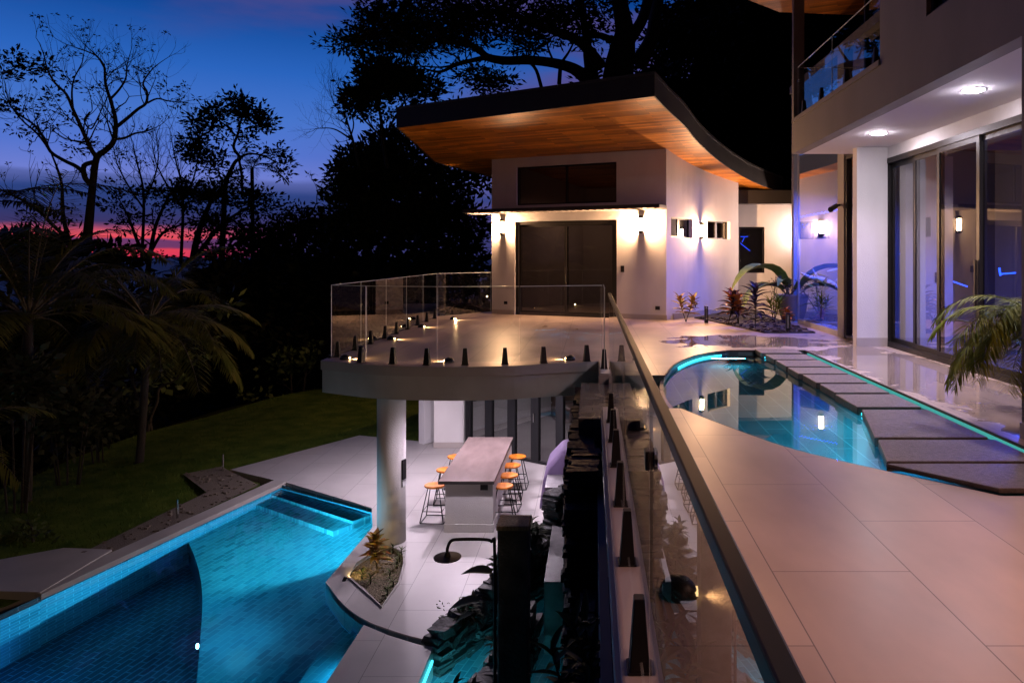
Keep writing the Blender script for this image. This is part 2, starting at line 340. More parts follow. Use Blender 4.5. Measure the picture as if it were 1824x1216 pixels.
def math_(op, a, b=None, c=None):
    n = N('ShaderNodeMath', operation=op)
    for i, x in enumerate((a, b, c)):
        if x is None: continue
        if isinstance(x, (int, float)): n.inputs[i].default_value = x
        else: L(x, n.inputs[i])
    return n.outputs[0]
def ramp(fac, els, interp='LINEAR'):
    n = N('ShaderNodeValToRGB'); cr = n.color_ramp; cr.interpolation = interp
    while len(cr.elements) < len(els): cr.elements.new(.5)
    for e, (p, col) in zip(cr.elements, els): e.position = p; e.color = col if len(col) == 4 else (*col, 1)
    L(fac, n.inputs[0]); return n.outputs[0]
def mixc(f, a, b):
    n = N('ShaderNodeMix', data_type='RGBA')
    L(f, n.inputs[0])
    for i, x in ((6, a), (7, b)):
        if isinstance(x, tuple): n.inputs[i].default_value = x
        else: L(x, n.inputs[i])
    return n.outputs[2]
tc = N('ShaderNodeTexCoord'); sp = N('ShaderNodeSeparateXYZ'); L(tc.outputs['Generated'], sp.inputs[0]); dx, dy, dz = sp.outputs
hl = math_('SQRT', math_('ADD', math_('MULTIPLY', dx, dx), math_('MULTIPLY', dy, dy))); e = math_('DIVIDE', dz, math_('MAXIMUM', hl, .001))
mp = N('ShaderNodeMapping'); mp.inputs['Scale'].default_value = (3.5, 3.5, 30); L(tc.outputs['Generated'], mp.inputs[0])
nz = N('ShaderNodeTexNoise'); nz.inputs['Scale'].default_value = 1.6; nz.inputs['Detail'].default_value = 7; nz.inputs['Roughness'].default_value = .6; L(mp.outputs[0], nz.inputs['Vector'])
nn = math_('SUBTRACT', nz.outputs[0], .5)
ee = math_('MULTIPLY', e, 2.5)                   # ramp position = tan(elevation) / 0.4
g_ = lambda v: (v, v, v, 1)
clear = ramp(ee, [(0, lin(222, 56, 88)), (.045, lin(236, 74, 84)), (.085, lin(220, 92, 112)), (.15, lin(150, 130, 190)), (.235, lin(112, 126, 208)), (.32, lin(84, 116, 206)), (.43, lin(70, 116, 204)), (.58, lin(42, 100, 190)), (.76, lin(13, 72, 152)), (1, lin(8, 50, 120))])
cf = ramp(math_('ADD', ee, math_('MULTIPLY', nn, .045)), [(0, g_(0)), (.020, g_(0)), (.028, g_(1)), (.052, g_(1)), (.058, g_(0)), (.076, g_(.1)), (.092, g_(1)), (.19, g_(1)), (.232, g_(.75)), (.245, g_(0))])
cc = ramp(ee, [(0, lin(120, 54, 96)), (.06, lin(104, 58, 108)), (.09, lin(62, 52, 100)), (.14, lin(44, 56, 112)), (.20, lin(42, 66, 130)), (.26, lin(92, 104, 172))])
col = mixc(cf, clear, cc)
mp2 = N('ShaderNodeMapping'); mp2.inputs['Scale'].default_value = (2.2, 2.2, 9); mp2.inputs['Location'].default_value = (.3, .1, .7); L(tc.outputs['Generated'], mp2.inputs[0])
n2 = N('ShaderNodeTexNoise'); n2.inputs['Scale'].default_value = 1.5; n2.inputs['Detail'].default_value = 6; L(mp2.outputs[0], n2.inputs['Vector'])
az = math_('DIVIDE', dx, math_('MAXIMUM', hl, .001))
mr = N('ShaderNodeMapRange', interpolation_type='SMOOTHSTEP'); mr.inputs['From Min'].default_value = -.42; mr.inputs['From Max'].default_value = -.02; L(az, mr.inputs[0])
hi = N('ShaderNodeMapRange', interpolation_type='SMOOTHSTEP'); hi.inputs['From Min'].default_value = .245; hi.inputs['From Max'].default_value = .32; L(e, hi.inputs[0])
wt = math_('MAXIMUM', mr.outputs[0], math_('MULTIPLY', hi.outputs[0], .8))
pk = N('ShaderNodeMapRange', interpolation_type='SMOOTHSTEP'); pk.inputs['From Min'].default_value = .40; pk.inputs['From Max'].default_value = .62; L(n2.outputs[0], pk.inputs[0])
col = mixc(math_('MULTIPLY', math_('MULTIPLY', pk.outputs[0], wt), .9), col, lin(86, 74, 134))
below = N('ShaderNodeMapRange'); below.inputs['From Min'].default_value = -.002; below.inputs['From Max'].default_value = 0; L(e, below.inputs[0])
col = mixc(below.outputs[0], lin(14, 9, 18), col)
sun_az = N('ShaderNodeMapRange', interpolation_type='SMOOTHSTEP'); sun_az.inputs['From Min'].default_value = -.52; sun_az.inputs['From Max'].default_value = -.36; L(az, sun_az.inputs[0])
low = N('ShaderNodeMapRange', interpolation_type='SMOOTHSTEP'); low.inputs['From Min'].default_value = .13; low.inputs['From Max'].default_value = .08; L(ee, low.inputs[0])
col = mixc(math_('MULTIPLY', sun_az.outputs[0], low.outputs[0]), col, lin(58, 58, 112))
vq = N('ShaderNodeVectorMath', operation='DOT_PRODUCT'); vq.inputs[1].default_value = (-.62, .78, 0); L(tc.outputs['Generated'], vq.inputs[0])
west = N('ShaderNodeMapRange', interpolation_type='SMOOTHSTEP'); west.inputs['From Min'].default_value = .50; west.inputs['From Max'].default_value = .66; L(vq.outputs['Value'], west.inputs[0])
col = mixc(west.outputs[0], lin(16, 22, 52), col)
vd = N('ShaderNodeVectorMath', operation='DOT_PRODUCT'); vd.inputs[1].default_value = (-.62, .78, 0); L(tc.outputs['Generated'], vd.inputs[0])
dim = N('ShaderNodeMapRange'); dim.inputs['From Min'].default_value = .10; dim.inputs['From Max'].default_value = .62; dim.inputs['To Min'].default_value = .07; L(vd.outputs['Value'], dim.inputs[0])
# the last Nishita skylight of the evening, far below its daytime strength
sky = N('ShaderNodeTexSky'); sky.sky_type = 'NISHITA'; sky.sun_disc = False; sky.sun_elevation = R(-4); sky.sun_rotation = R(-38)
b1 = N('ShaderNodeBackground'); b2 = N('ShaderNodeBackground'); L(sky.outputs[0], b2.inputs[0]); b2.inputs[1].default_value = .003
L(col, b1.inputs[0]); L(dim.outputs[0], b1.inputs[1])
ad = N('ShaderNodeAddShader'); L(b1.outputs[0], ad.inputs[0]); L(b2.outputs[0], ad.inputs[1])
wo = N('ShaderNodeOutputWorld'); L(ad.outputs[0], wo.inputs[0])

# ================================================================ sea, hills, terrain
def struct(o, label, cat): return tag(o, label, cat, kind='structure')
m, tt, NN = newmat('sea_water'); o_ = NN('ShaderNodeOutputMaterial'); p_ = NN('ShaderNodeBsdfPrincipled'); tt.links.new(p_.outputs[0], o_.inputs[0])
p_.inputs['Base Color'].default_value = lin(70, 52, 92); p_.inputs['Roughness'].default_value = .55
g2 = NN('ShaderNodeNewGeometry'); q = NN('ShaderNodeTexNoise'); q.inputs['Scale'].default_value = .02; q.inputs['Detail'].default_value = 5; tt.links.new(g2.outputs['Position'], q.inputs['Vector'])
bb = NN('ShaderNodeBump'); bb.inputs['Strength'].default_value = .6; bb.inputs['Distance'].default_value = 8; tt.links.new(q.outputs[0], bb.inputs['Height']); tt.links.new(bb.outputs[0], p_.inputs['Normal'])
s = MB(); s.face([(-40000, 190, -61), (30000, 190, -61), (30000, 50000, -61), (-40000, 50000, -61)])
struct(s.build('sea', m), 'calm sea reaching the horizon under the red band of dusk', 'sea')
def tz(x, y):
    def ss(a, b, v): v = max(0, min(1, (v-a)/(b-a))); return v*v*(3-2*v)
    z = -6.0 - 1.5*ss(-14, -24, x) - 1.5*ss(24, 60, y)
    z -= 54*ss(165, 215, y)
    z -= 3*ss(-24, -80, x)
    hill = 30*ss(26, 62, y+.55*(x-6))*ss(-14, 14, x-.05*(y-30))      # the wooded slope behind the houses
    z += hill*(1-.3*ss(60, 150, y))
    return z + .5*math.sin(x*.31+1)*math.cos(y*.27) + (.9*math.sin(x*.11)*math.sin(y*.13+2) if y > 26 else 0)
s = MB(); xs = [-230+6*i for i in range(74)]; ys = [-30+5*i for i in range(52)]
ids = [[s.pt((x, y, tz(x, y))) for x in xs] for y in ys]
for i in range(len(ys)-1):
    for k in range(len(xs)-1): s.idx((ids[i][k], ids[i][k+1], ids[i+1][k+1], ids[i+1][k]))
struct(s.build('terrain', M['terrain'], smooth=True), 'dark wooded slope falling from the garden to the sea', 'terrain')

# ================================================================ terrace
arc = spline([G(574, 641.5), G(648, 648.5), G(702, 651.5), G(798, 653), G(900, 651.5), G(969, 648), G(1045, 644.5)], 5)
arc = [(p.x, p.y) for p in arc]
pool_l = [(2.56, 13.6), (1.9, 13.0), (1.36, 11.9), (1.06, 10.72)]
pool_r = [(1.02, 8.36), (1.345, 7.58), (1.75, 6.72), (2.1, 6.25), (2.42, 5.9), (3.0, 5.3), (4.0, 5.3)]
pl = [(p.x, p.y) for p in spline([Vector((*p, 0)) for p in pool_l], 5)]
pr = [(p.x, p.y) for p in spline([Vector((*p, 0)) for p in pool_r[:5]], 4)]
poolring = [(4.0, 13.6)] + pl + [(.324, 10.72), (.324, 8.36)] + pr + [(3.0, 5.3), (4.0, 5.3)]
XC = .116
outer = [(XC, -1.5), (XC, 8.36), (.324, 8.361), (.324, 10.719), (XC, 10.72), (XC, 12.16)] + arc[::-1] + [(-4.58, 13), (-4.58, 21.2), (-3.2, 23.2), (-3.2, 27), (10.9, 27), (10.9, 19), (5.40, 19), (5.40, 14.2), (5.76, 14.2), (5.76, -1.5)]
outer = [(XC, -1.5), (XC, 8.36), (.32, 8.36), (.32, 10.72), (XC, 10.72), (XC, 12.16)] + outer[6:]
terr = MB(); terr.sheet([outer, poolring], 0)
struct(terr.build('terrace', M['paver']), 'large pale stone paving of the upper terrace, wet beside the pool', 'terrace')
sl = empty('terrace_slab', (0, 12, -.54), 'rounded concrete slab edge carrying the upper terrace', 'slab')
s = MB(); s.prism([outer, poolring], -.54, -.16, top=False); s.build('slab_body', M['slab_concrete'], sl)
def off(loop, d):                               # outline pushed outwards by d (loop runs anticlockwise)
    out = []; n = len(loop)
    for i in range(n):
        a, b, c = Vector(loop[i-1]), Vector(loop[i]), Vector(loop[(i+1) % n])
        t = ((b-a).normalized()+(c-b).normalized()); t = t.normalized() if t.length > 1e-6 else (b-a).normalized()
        out.append((b.x+t.y*d, b.y-t.x*d))
    return out
area = sum(outer[i][0]*outer[(i+1) % len(outer)][1]-outer[(i+1) % len(outer)][0]*outer[i][1] for i in range(len(outer)))
oo = off(outer, .025 if area > 0 else -.025)
s = MB(); s.sides(oo, -.155, -.003)
for za, fl in ((-.003, False), (-.155, True)):
    for i in range(len(outer)):
        k = (i+1) % len(outer); q = [(*oo[i], za), (*oo[k], za), (*outer[k], za), (*outer[i], za)]; s.face(q if not fl else q[::-1])
s.sides(outer, -.16, -.155); s.build('edge_band', M['coping'], sl)

# upper pool: shell, lip of the spillway, water, light strips
s = MB(); s.mi = 0; s.sheet([off(poolring, .0)], -.75)
pw = empty('upper_pool', (2.5, 9.5, -.75), 'shallow curved upper pool tiled in dark teal', 'pool')
s.build('floor', M['upool'], pw)
s = MB(); s.sides(poolring, -.75, -.012, out=False); s.build('wall', M['upool'], pw)
lip = spline([(1.06, 10.72, 0), (.99, 10.1, 0), (.955, 9.5, 0), (.97, 8.9, 0), (1.02, 8.36, 0)], 6)
s = MB(); ring = [(p.x, p.y) for p in lip] + [(p.x-.05, p.y) for p in lip[::-1]]; s.prism([ring], -.74, -.075); s.build('spill_lip', M['wet_tile'], pw)
rim = MB()
inn = off(poolring, -.02); 
n = len(poolring)
for i in range(n):
    k = (i+1) % n; a, b = poolring[i], poolring[k]
    if a[0] < 1.05 and b[0] < 1.05: continue
    rim.hexa([(*a, -.03), (*b, -.03), (*inn[k], -.03), (*inn[i], -.03), (*a, -.004), (*b, -.004), (*inn[k], -.004), (*inn[i], -.004)])
rim.build('rim', M['stone_edge'], pw)
wl = [(p.x, p.y) for p in lip]
waterring = [(4.0, 13.6)] + pl[:-1] + wl + pr[1:] + [(3.0, 5.3), (4.0, 5.3)]
s = MB(); s.sheet([waterring], -.085); struct(s.build('water', M['water2']), 'still reflecting water of the curved upper pool', 'water')
def strip(pts, name, z0, z1, th, par, mat):
    s = MB()
    for a, b in zip(pts, pts[1:]):
        a, b = Vector((a[0], a[1])), Vector((b[0], b[1])); d = (b-a).normalized(); nrm = Vector((d.y, -d.x))*th
        s.hexa([(*a, z0), (*b, z0), (*(b+nrm), z0), (*(a+nrm), z0), (*a, z1), (*b, z1), (*(b+nrm), z1), (*(a+nrm), z1)])
    return s.build(name, mat, par)
ins = lambda pts, dx, dy=0: [(p[0]+dx, p[1]+dy) for p in pts]
strip(ins(pl[2:11], .05, -.06), 'light_strip', -.082, -.055, .012, pw, M['cyan'])
strip([(3.99, 13.4), (3.99, 6.2)], 'light_strip', -.075, -.032, .012, pw, M['cyan_dim'])
lamp('AREA', 'underwater_light', (3.0, 8.0, -.25), 50, (.10, .75, 1), aim=(1.5, 8.6, -.75), size=(2.4, .1), parent=pw)
lamp('AREA', 'underwater_light', (2.3, 13.3, -.3), 16, (.10, .75, 1), aim=(2.2, 10, -.75), size=(1.0, .1), parent=pw)
lamp('AREA', 'underwater_light', (2.55, 6.3, -.30), 45, (.08, .55, 1), aim=(2.0, 8.6, -.75), size=(.8, .1), parent=pw)
# spillway channel in front of the lip
s = MB(); s.box((-.16, 8.362, -.5), (.93, 10.718, -.12)); struct(s.build('spillway', M['wet_tile']), 'wet tiled channel where the upper pool spills towards the stone wall', 'spillway')
# curb under the glass fence
for y0, y1, what in ((-1.5, 8.35, 'long pale curb carrying the glass fence along the terrace edge'), (10.73, 12.1, 'short pale curb piece between the spillway and the rounded balcony')):
    s = MB(); s.box((XC+.002, y0, -.10), (.325, y1, .02)); o = s.build('curb', M['coping']); bevel(o, .006); struct(o, what, 'curb')

# stepping stones
rows = [(630, 623, 3.05), (641.5, 632.5, 3.07), (654, 643, 3.07), (667, 656, 3.06), (683, 669, 3.09), (701, 685.6, 3.10), (727, 704, 3.06)]
Yf = lambda v: F*H/(v-V0)
polys = [[(x, Yf(b)), (3.80, Yf(b)), (3.80, Yf(a)), (x, Yf(a))] for a, b, x in rows]
polys += [[(2.71, 6.95), (3.80, 6.95), (3.80, 8.22), (3.06, 8.22)], [(2.48, 6.10), (3.80, 6.10), (3.80, 6.82), (2.69, 6.82)], [(2.42, 5.98), (3.0, 5.34), (4.9, 5.34), (4.9, 5.98)]]
names = ['farthest small stepping stone slab, touching the far rim of the upper pool', 'second stepping stone from the far rim of the upper pool', 'third stepping stone from the far rim of the upper pool', 'fourth stepping stone from the far rim of the upper pool',
    'fifth stepping stone from the far rim of the upper pool', 'sixth stepping stone from the far rim of the upper pool', 'last narrow stepping stone before the big square slab', 'big deep stepping stone with a slanted left edge',
    'wide stepping stone between the big slab and the cut cornered one', 'nearest stepping stone slab with a cut corner resting on the terrace']
for i, (p, nm) in enumerate(zip(polys, names)):
    if sum(p[k][0]*p[(k+1) % 4][1]-p[(k+1) % 4][0]*p[k][1] for k in range(4)) < 0: p = p[::-1]
    zt = .018 if i < 8 else (.03 if i == 8 else .045); zb = -.08 if i < 8 else (.004 if i == 9 else -.07)
    if i == 8: zb = -.06
    s = MB(); s.mi = 1; s.sides(p, zb, zt); s.sheet([p], zb, True); s.mi = 0; s.sheet([p], zt)
    o = s.build('stepping_stone', [M['stone_slab'], M['stone_edge']], weld=True); bevel(o, .012); tag(o, nm, 'stepping stone', 'stepping stones across the upper pool')
for i in (6, ):
    s = MB(); s.box((3.1, Yf(727)-.03, -.075), (3.86, Yf(727)-.01, -.05)); s.build('light_strip', M['cyan'], pw)
s = MB(); s.box((3.1, Yf(630)-.04, -.075), (3.86, Yf(630)-.02, -.05)); s.build('light_strip', M['cyan'], pw)

# ================================================================ lower level
Z2 = -3.0
p2 = lambda u, v: (lambda q: (q.x, q.y))(G(u, v, Z2))
rock = [(-1.93, 8.95), (-1.55, 9.6), (-1.1, 10.4), (-.72, 11.2), (-.42, 12.0)]
edge = [p2(778, 1142), p2(735, 1133), p2(690, 1119), p2(650, 1103), p2(612, 1076), p2(580, 1036)]
edge = [(p.x, p.y) for p in spline([Vector((*p, 0)) for p in edge], 4)]
bed = [(p.x, p.y) for p in spline([Vector((*p2(*q), 0)) for q in ((616, 1030), (640, 1000), (690, 968), (722, 988), (712, 1040), (680, 1083))], 5, closed=True)]
bed = [p2(680, 1083), p2(648, 1054), p2(618, 1028), p2(632, 1004), p2(662, 984), p2(700, 974), p2(720, 985), p2(722, 1004), p2(712, 1040)]
patio = [p2(410, 836), p2(486, 854), p2(508, 858), p2(640, 897.3), p2(668, 905.5), p2(662, 938)] 
patio = [p2(410, 836), p2(486, 854), p2(508, 858), p2(662, 904), p2(664, 938)] + edge[::-1] + rock[1:] + [(1.5, 12.0), (1.5, 24), (-4.3, 24), (-4.3, 18.6), p2(640, 775)]
s = MB(); s.sheet([patio, bed], Z2); s.sides(patio, Z2-.55, Z2); s.sides(bed, Z2-.3, Z2, out=False); struct(s.build('patio', M['patio_tile']), 'pale tiled patio of the lower level around the bar table', 'patio')
deck = [p2(648, 1112), (-3.02, 4.5), (-1.94, 4.5), (-1.94, 8.82), p2(745, 1147), p2(690, 1130)]
s = MB(); s.prism([deck], -4.2, Z2, bottom=False); struct(s.build('pool_deck', M['patio_tile']), 'pale paved deck strip between the large pool and the small basin', 'deck')
# big pool
ZW = -3.09
pl0 = (-6.5, 15.15); dl = Vector((-1.39, -5.5)).normalized()
lw = lambda tt_: (pl0[0]+dl.x*tt_, pl0[1]+dl.y*tt_)
left_end = lw(13)
pool = [lw(0), left_end, (-3.02, left_end[1]), (-3.02, 9.3)] + [q for q in edge[:-1] if q[0] < -2.9][::1] + [edge[-1], p2(664, 938), p2(662, 904)]
sp_ = empty('swimming_pool', (-5.5, 10, -4.75), 'large swimming pool of blue green tiles lit under water', 'pool')
ch = spline([refr(*q, ZW, -3.60) for q in ((345, 1250), (352, 1195), (356, 1143), (360.5, 1073), (357, 1029), (347, 992), (334, 962))], 5)
ch = [(p.x, p.y) for p in ch]; ch = [(ch[0][0]+.1, 2.6)] + ch[:-1]
la = Vector(ch[-1]); ch.append((lambda y: (pl0[0]+dl.x*((y-pl0[1])/dl.y)-.02, y))(la.y+.15))
shallow = [lw(0), ch[-1]] + ch[::-1][1:] + [(-3.02, 2.6), (-3.02, 9.3)] + [(p[0]+.02, p[1]) for p in edge if p[0] < -2.9] + [p2(664, 938), p2(662, 904)]
s = MB(); s.sheet([shallow], -3.60); s.build('shallow_floor', M['pool_floor'], sp_)
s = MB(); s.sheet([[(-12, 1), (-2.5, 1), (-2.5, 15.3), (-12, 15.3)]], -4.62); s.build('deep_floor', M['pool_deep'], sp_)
s = MB()
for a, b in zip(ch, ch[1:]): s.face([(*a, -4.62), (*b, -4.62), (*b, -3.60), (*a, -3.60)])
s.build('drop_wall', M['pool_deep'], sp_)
wp = [lw(14.5), lw(0), p2(662, 904), p2(664, 938)] + edge[::-1]
s = MB()
for a, b in zip(wp, wp[1:]): s.face([(*a, -4.62), (*b, -4.62), (*b, -3.02), (*a, -3.02)])
s.build('wall', M['pool_wall'], sp_)
s = MB(); a, b = Vector((*lw(-.15), 0)), Vector((*lw(10.0), 0)); fr = Fr((a.x, a.y, 0), (b-a)[:2])
s.box((0, -.02, -3.062), (5.28, .30, -2.985), fr); s.build('coping', M['coping'], sp_)
s = MB(); s.box((5.28, -.02, -4.9), (14.5, .12, -3.075), fr); s.build('overflow_edge', M['pool_wall'], sp_)
fr2 = Fr((*p2(508, 858), 0), (Vector(p2(662, 904))-Vector(p2(508, 858)))[:]); Lb = (Vector(p2(662, 904))-Vector(p2(508, 858))).length
for d, z in ((.42, -3.20), (.84, -3.36)):
    s = MB(); s.box((.05, 0, -4.4), (Lb-.01, d, z), fr2); s.build('step', M['pool_floor'], sp_)
for d, z in ((.35, -3.2), (.66, -3.33), (.97, -3.46)):
    s = MB(); s.box((-3.02-d, 2.6, -4.3), (-3.03, 9.28-d*.4, z)); s.build('step', M['pool_floor'], sp_)
s = MB(); s.sheet([[lw(-.05), lw(14.5), (-3.0, lw(14.5)[1]), (-3.0, 9.33)] + [p2(652, 1107)] + edge[::-1][:0] + [(p[0]+.03, p[1]-.005) for p in edge if p[0] < -2.75] + [p2(664, 938), p2(664, 904)]], ZW)
struct(s.build('water', M['water']), 'lit blue water of the large swimming pool', 'water')
# channel and basin water under the stone wall
s = MB(); s.sheet([[(-3.1, 9.25), p2(648, 1112), p2(690, 1130), p2(745, 1147), (-1.94, 8.8), (-1.94, 4.5), (0.1, 4.5), (.1, 12.2), (-.5, 12.2)] + rock[::-1][1:-1] + edge[:-6]], -3.12)
struct(s.build('water', M['water']), 'cyan lit water of the small basin below the stone wall', 'water')
s = MB(); s.sheet([[(-3.3, 4.5), (.1, 4.5), (.1, 12.2), (-.5, 12.2), (-2.0, 9.6), (-3.3, 9.9)]], -3.62); struct(s.build('basin_floor', M['pool_floor']), 'tiled floor of the small basin', 'floor')

# fills added for the light that lit water scatters, then the pool lights
lamp('AREA', 'pool_fill', (-3.07, 7.1, -3.125), 50, (.05, .62, 1), aim=(-6, 7.3, -3.45), size=(4.2, .05))
for x, y, e in ((-4.7, 9.6, 9), (-5.6, 8.7, 9), (-4.6, 8.2, 9), (-5.5, 10.4, 8), (-5.3, 7.2, 9), (-4.5, 6.9, 8)): lamp('POINT', 'pool_fill', (x, y, -3.105), e*1.3, (.06, .62, 1), 0)
lamp('AREA', 'pool_fill', (-3.95, 12.0, -3.2), 45, (.06, .66, 1), aim=(-6.5, 11.4, -3.6), size=(2.4, .05))
def pool_lamp(p, aim, e, col, cone, label):
    r = empty('pool_light', p, label, 'pool light'); s = MB(); d = (Vector(aim)-Vector(p)).normalized(); s.tube([Vector(p), Vector(p)+d*.02], .05, 14); s.build('lens', M['cyan_lamp'], r)
    lamp('SPOT', 'beam', Vector(p)+d*.04, e, col, .02, aim, cone, .7, r)
pool_lamp((-3.90, 12.0, -3.30), (-5.2, 12.8, -3.56), 1500, (.12, .80, 1), 165, 'round underwater light in the pool wall beside the column')
q = refr(356, 1146, ZW, -3.62)
pool_lamp((q.x-.02, q.y, -3.68), (-10.5, 7.2, -4.1), 150, (.07, .40, 1), 75, 'small bright underwater light at the edge of the deep part')
lamp('SPOT', 'pool_spill_fill', (-4.5, 11.7, -3.04), 40, (.12, .62, 1), .02, (-3.5, 12.1, -1.2), 110, .9)  # spot added above the water for pool light reaching the column
s = MB(); s.box((-1.93, 5.0, -3.118), (-1.91, 8.7, -3.09)); tag(s.build('light_strip', M['cyan']), 'cyan light strip along the left rim of the small basin', 'light strip')
lamp('AREA', 'basin_fill', (-1.45, 8.1, -3.35), 42, (.14, .85, 1), aim=(-1.1, 10.5, -2.7), size=(.9, .15))  # basin fills added for the glow its lit water scatters
lamp('AREA', 'basin_fill', (-1.0, 7.7, -3.2), 12, (.14, .85, 1), aim=(-1.3, 8.2, -3.7), size=(.9, .3))

# lawn with its bank, gravel patch, slab
gl = lambda u, v, z=-3.1: (lambda q: (q.x, q.y))(G(u, v, z))
lawn = [(-4.4, 24), (-4.4, 19.0), p2(640, 771), p2(404, 836), p2(484, 858)]
lawn = [(-4.0, 26), (-4.0, 18.5), p2(640, 777), p2(414, 838), (lambda q: (q[0]-.3, q[1]+.05))(p2(486, 854)), (-6.8, 14.9), (lw(5.3)[0]-.32, lw(5.3)[1]), (-8.7, 9.4), (-11, 8.2), (-12.6, 10), gl(0, 868), gl(130, 810), gl(262, 770), gl(400, 728), gl(560, 692), (-8, 29.5), (-4, 29)]
lb = [(x-1.6, y+1.2, -6.5) for x, y in lawn[8:]]
def lz(x, y): return -3.09+.10*math.sin(x*.9+.4*y)*math.cos(y*.55)*min(1, max(0, (-7.6-x)/2))
import bmesh
s = MB(); s.sheet([lawn], -3.09); o = s.build('lawn', M['lawn'], smooth=True)
b = bmesh.new(); b.from_mesh(o.data); bmesh.ops.remove_doubles(b, verts=b.verts, dist=1e-4)
for _ in range(3):
    bmesh.ops.subdivide_edges(b, edges=[e_ for e_ in b.edges if e_.calc_length() > .9], cuts=1, use_grid_fill=False); bmesh.ops.triangulate(b, faces=b.faces)
for v in b.verts: v.co.z += lz(v.co.x+ORG['lawn'].x, v.co.y+ORG['lawn'].y)+3.09
b.to_mesh(o.data); b.free(); struct(o, 'dim mown lawn sloping away from the pool towards the jungle', 'lawn')
s = MB()
for i in range(8, len(lawn)-1):
    a, c = lawn[i], lawn[i+1]; s.face([(*a, -3.09), (*c, -3.09), lb[i-7], lb[i-8]])
struct(s.build('bank', M['terrain']), 'dark grassy bank falling from the lawn edge', 'bank')
inside = lambda x, y, poly: sum(((poly[i][1] > y) != (poly[i-1][1] > y)) and x < (poly[i-1][0]-poly[i][0])*(y-poly[i][1])/(poly[i-1][1]-poly[i][1])+poly[i][0] for i in range(len(poly))) % 2 == 1
s = MB(); k = 0
while k < 14000:
    x, y = random.uniform(-13, -4), random.uniform(9, 27)
    if not inside(x, y, lawn) or random.random() > min(1, 11/y): continue
    k += 1; z = lz(x, y)-.005; a = random.uniform(0, 6.28); h = random.uniform(.03, .09)*(1.6 if random.random() < .06 else 1); wd = .008; q = random.uniform(-.04, .04)
    s.face([(x-wd*math.cos(a), y-wd*math.sin(a), z), (x+wd*math.cos(a), y+wd*math.sin(a), z), (x+q, y+q*.7, z+h)])
tag(s.build('grass', M['grass']), 'short grass blades of the lawn', 'grass', kind='stuff')
gp = [gl(326, 852), gl(395, 838), (lambda q: (q[0]-.05, q[1]))(p2(414, 839)), (-6.95, 15.1), (lw(2.2)[0]-.34, lw(2.2)[1]), (lw(4.2)[0]-.34, lw(4.2)[1]), (lw(4.1)[0]-.75, lw(4.1)[1]), gl(368, 885)]
s = MB(); s.sheet([gp], -3.0); struct(s.build('gravel_patch', M['gravel']), 'grey gravel patch between lawn and pool coping', 'gravel')
s = MB()
for k in range(420):
    i = random.random(); x, y = random.uniform(-9, -6.4), random.uniform(10.5, 16.5)
    if not inside(x, y, gp): continue
    r_ = random.uniform(.012, .04); s.hexa([(x+random.uniform(.6, 1)*r_*sx, y+random.uniform(.6, 1)*r_*sy, -3.0+zz*r_) for zz in (0, .8) for sx, sy in ((-1, -1), (1, -1), (1, 1), (-1, 1))])
tag(s.build('gravel', M['gravel']), 'loose pebbles on the gravel patch', 'gravel', kind='stuff')
s = MB(); q = [p2(-60, 1010), p2(113, 978), p2(200, 981), p2(72, 1058), p2(-60, 1054)]
s.prism([q[::-1]], -3.35, -2.97); bevel(s.build('slab', M['coping'], weld=True), .01)
tag(bpy.data.objects['slab'], 'broad stone slab at the outer corner of the swimming pool', 'slab')
for u, v, h, nm in ((316, 922, .33, 'short grey stake in the gravel beside the pool coping'), (397, 838, .36, 'thin pale stake at the corner of the tiled patio')):
    p = G(u, v, -3.0); s = MB(); s.tube([p, p+Vector((0, 0, h))], [.022, .018], 8); o = s.build('stake', M['steel']); tag(o, nm, 'stake', 'garden stakes')
# ================================================================ glass fences
def pane_box(mb, p, q, z0, z1, th=.012):
    d = (Vector(q)-Vector(p)); fr = Fr((p[0], p[1], 0), (d.x, d.y)); Ld = math.hypot(d.x, d.y)
    c = [fr(0, -th/2, z0), fr(Ld, -th/2, z0), fr(Ld, th/2, z0), fr(0, th/2, z0), fr(0, -th/2, z1), fr(Ld, -th/2, z1), fr(Ld, th/2, z1), fr(0, th/2, z1)]
    i = [mb.pt(x) for x in c]
    mb.mi = 0; mb.idx([i[k] for k in (4, 5, 1, 0)]); mb.idx([i[k] for k in (6, 7, 3, 2)])
    mb.mi = 1
    mb.hexa([fr(0, -th/2-.002, z1-.009), fr(Ld, -th/2-.002, z1-.009), fr(Ld, th/2+.002, z1-.009), fr(0, th/2+.002, z1-.009), fr(0, -th/2-.002, z1+.002), fr(Ld, -th/2-.002, z1+.002), fr(Ld, th/2+.002, z1+.002), fr(0, th/2+.002, z1+.002)])
    for qd in ((3, 2, 1, 0), (1, 2, 6, 5), (3, 0, 4, 7)): mb.idx([i[k] for k in qd])
def spigot(p, d, par, h=.27):
    s = MB(); fr = Fr(p, d); s.frust(p, .105, .098, .06, .056, h, fr); s.box((-.062, -.058, 0), (.062, .058, .01), fr)
    bevel(s.build('spigot', M['black'], par), .006)
GT = 1.27
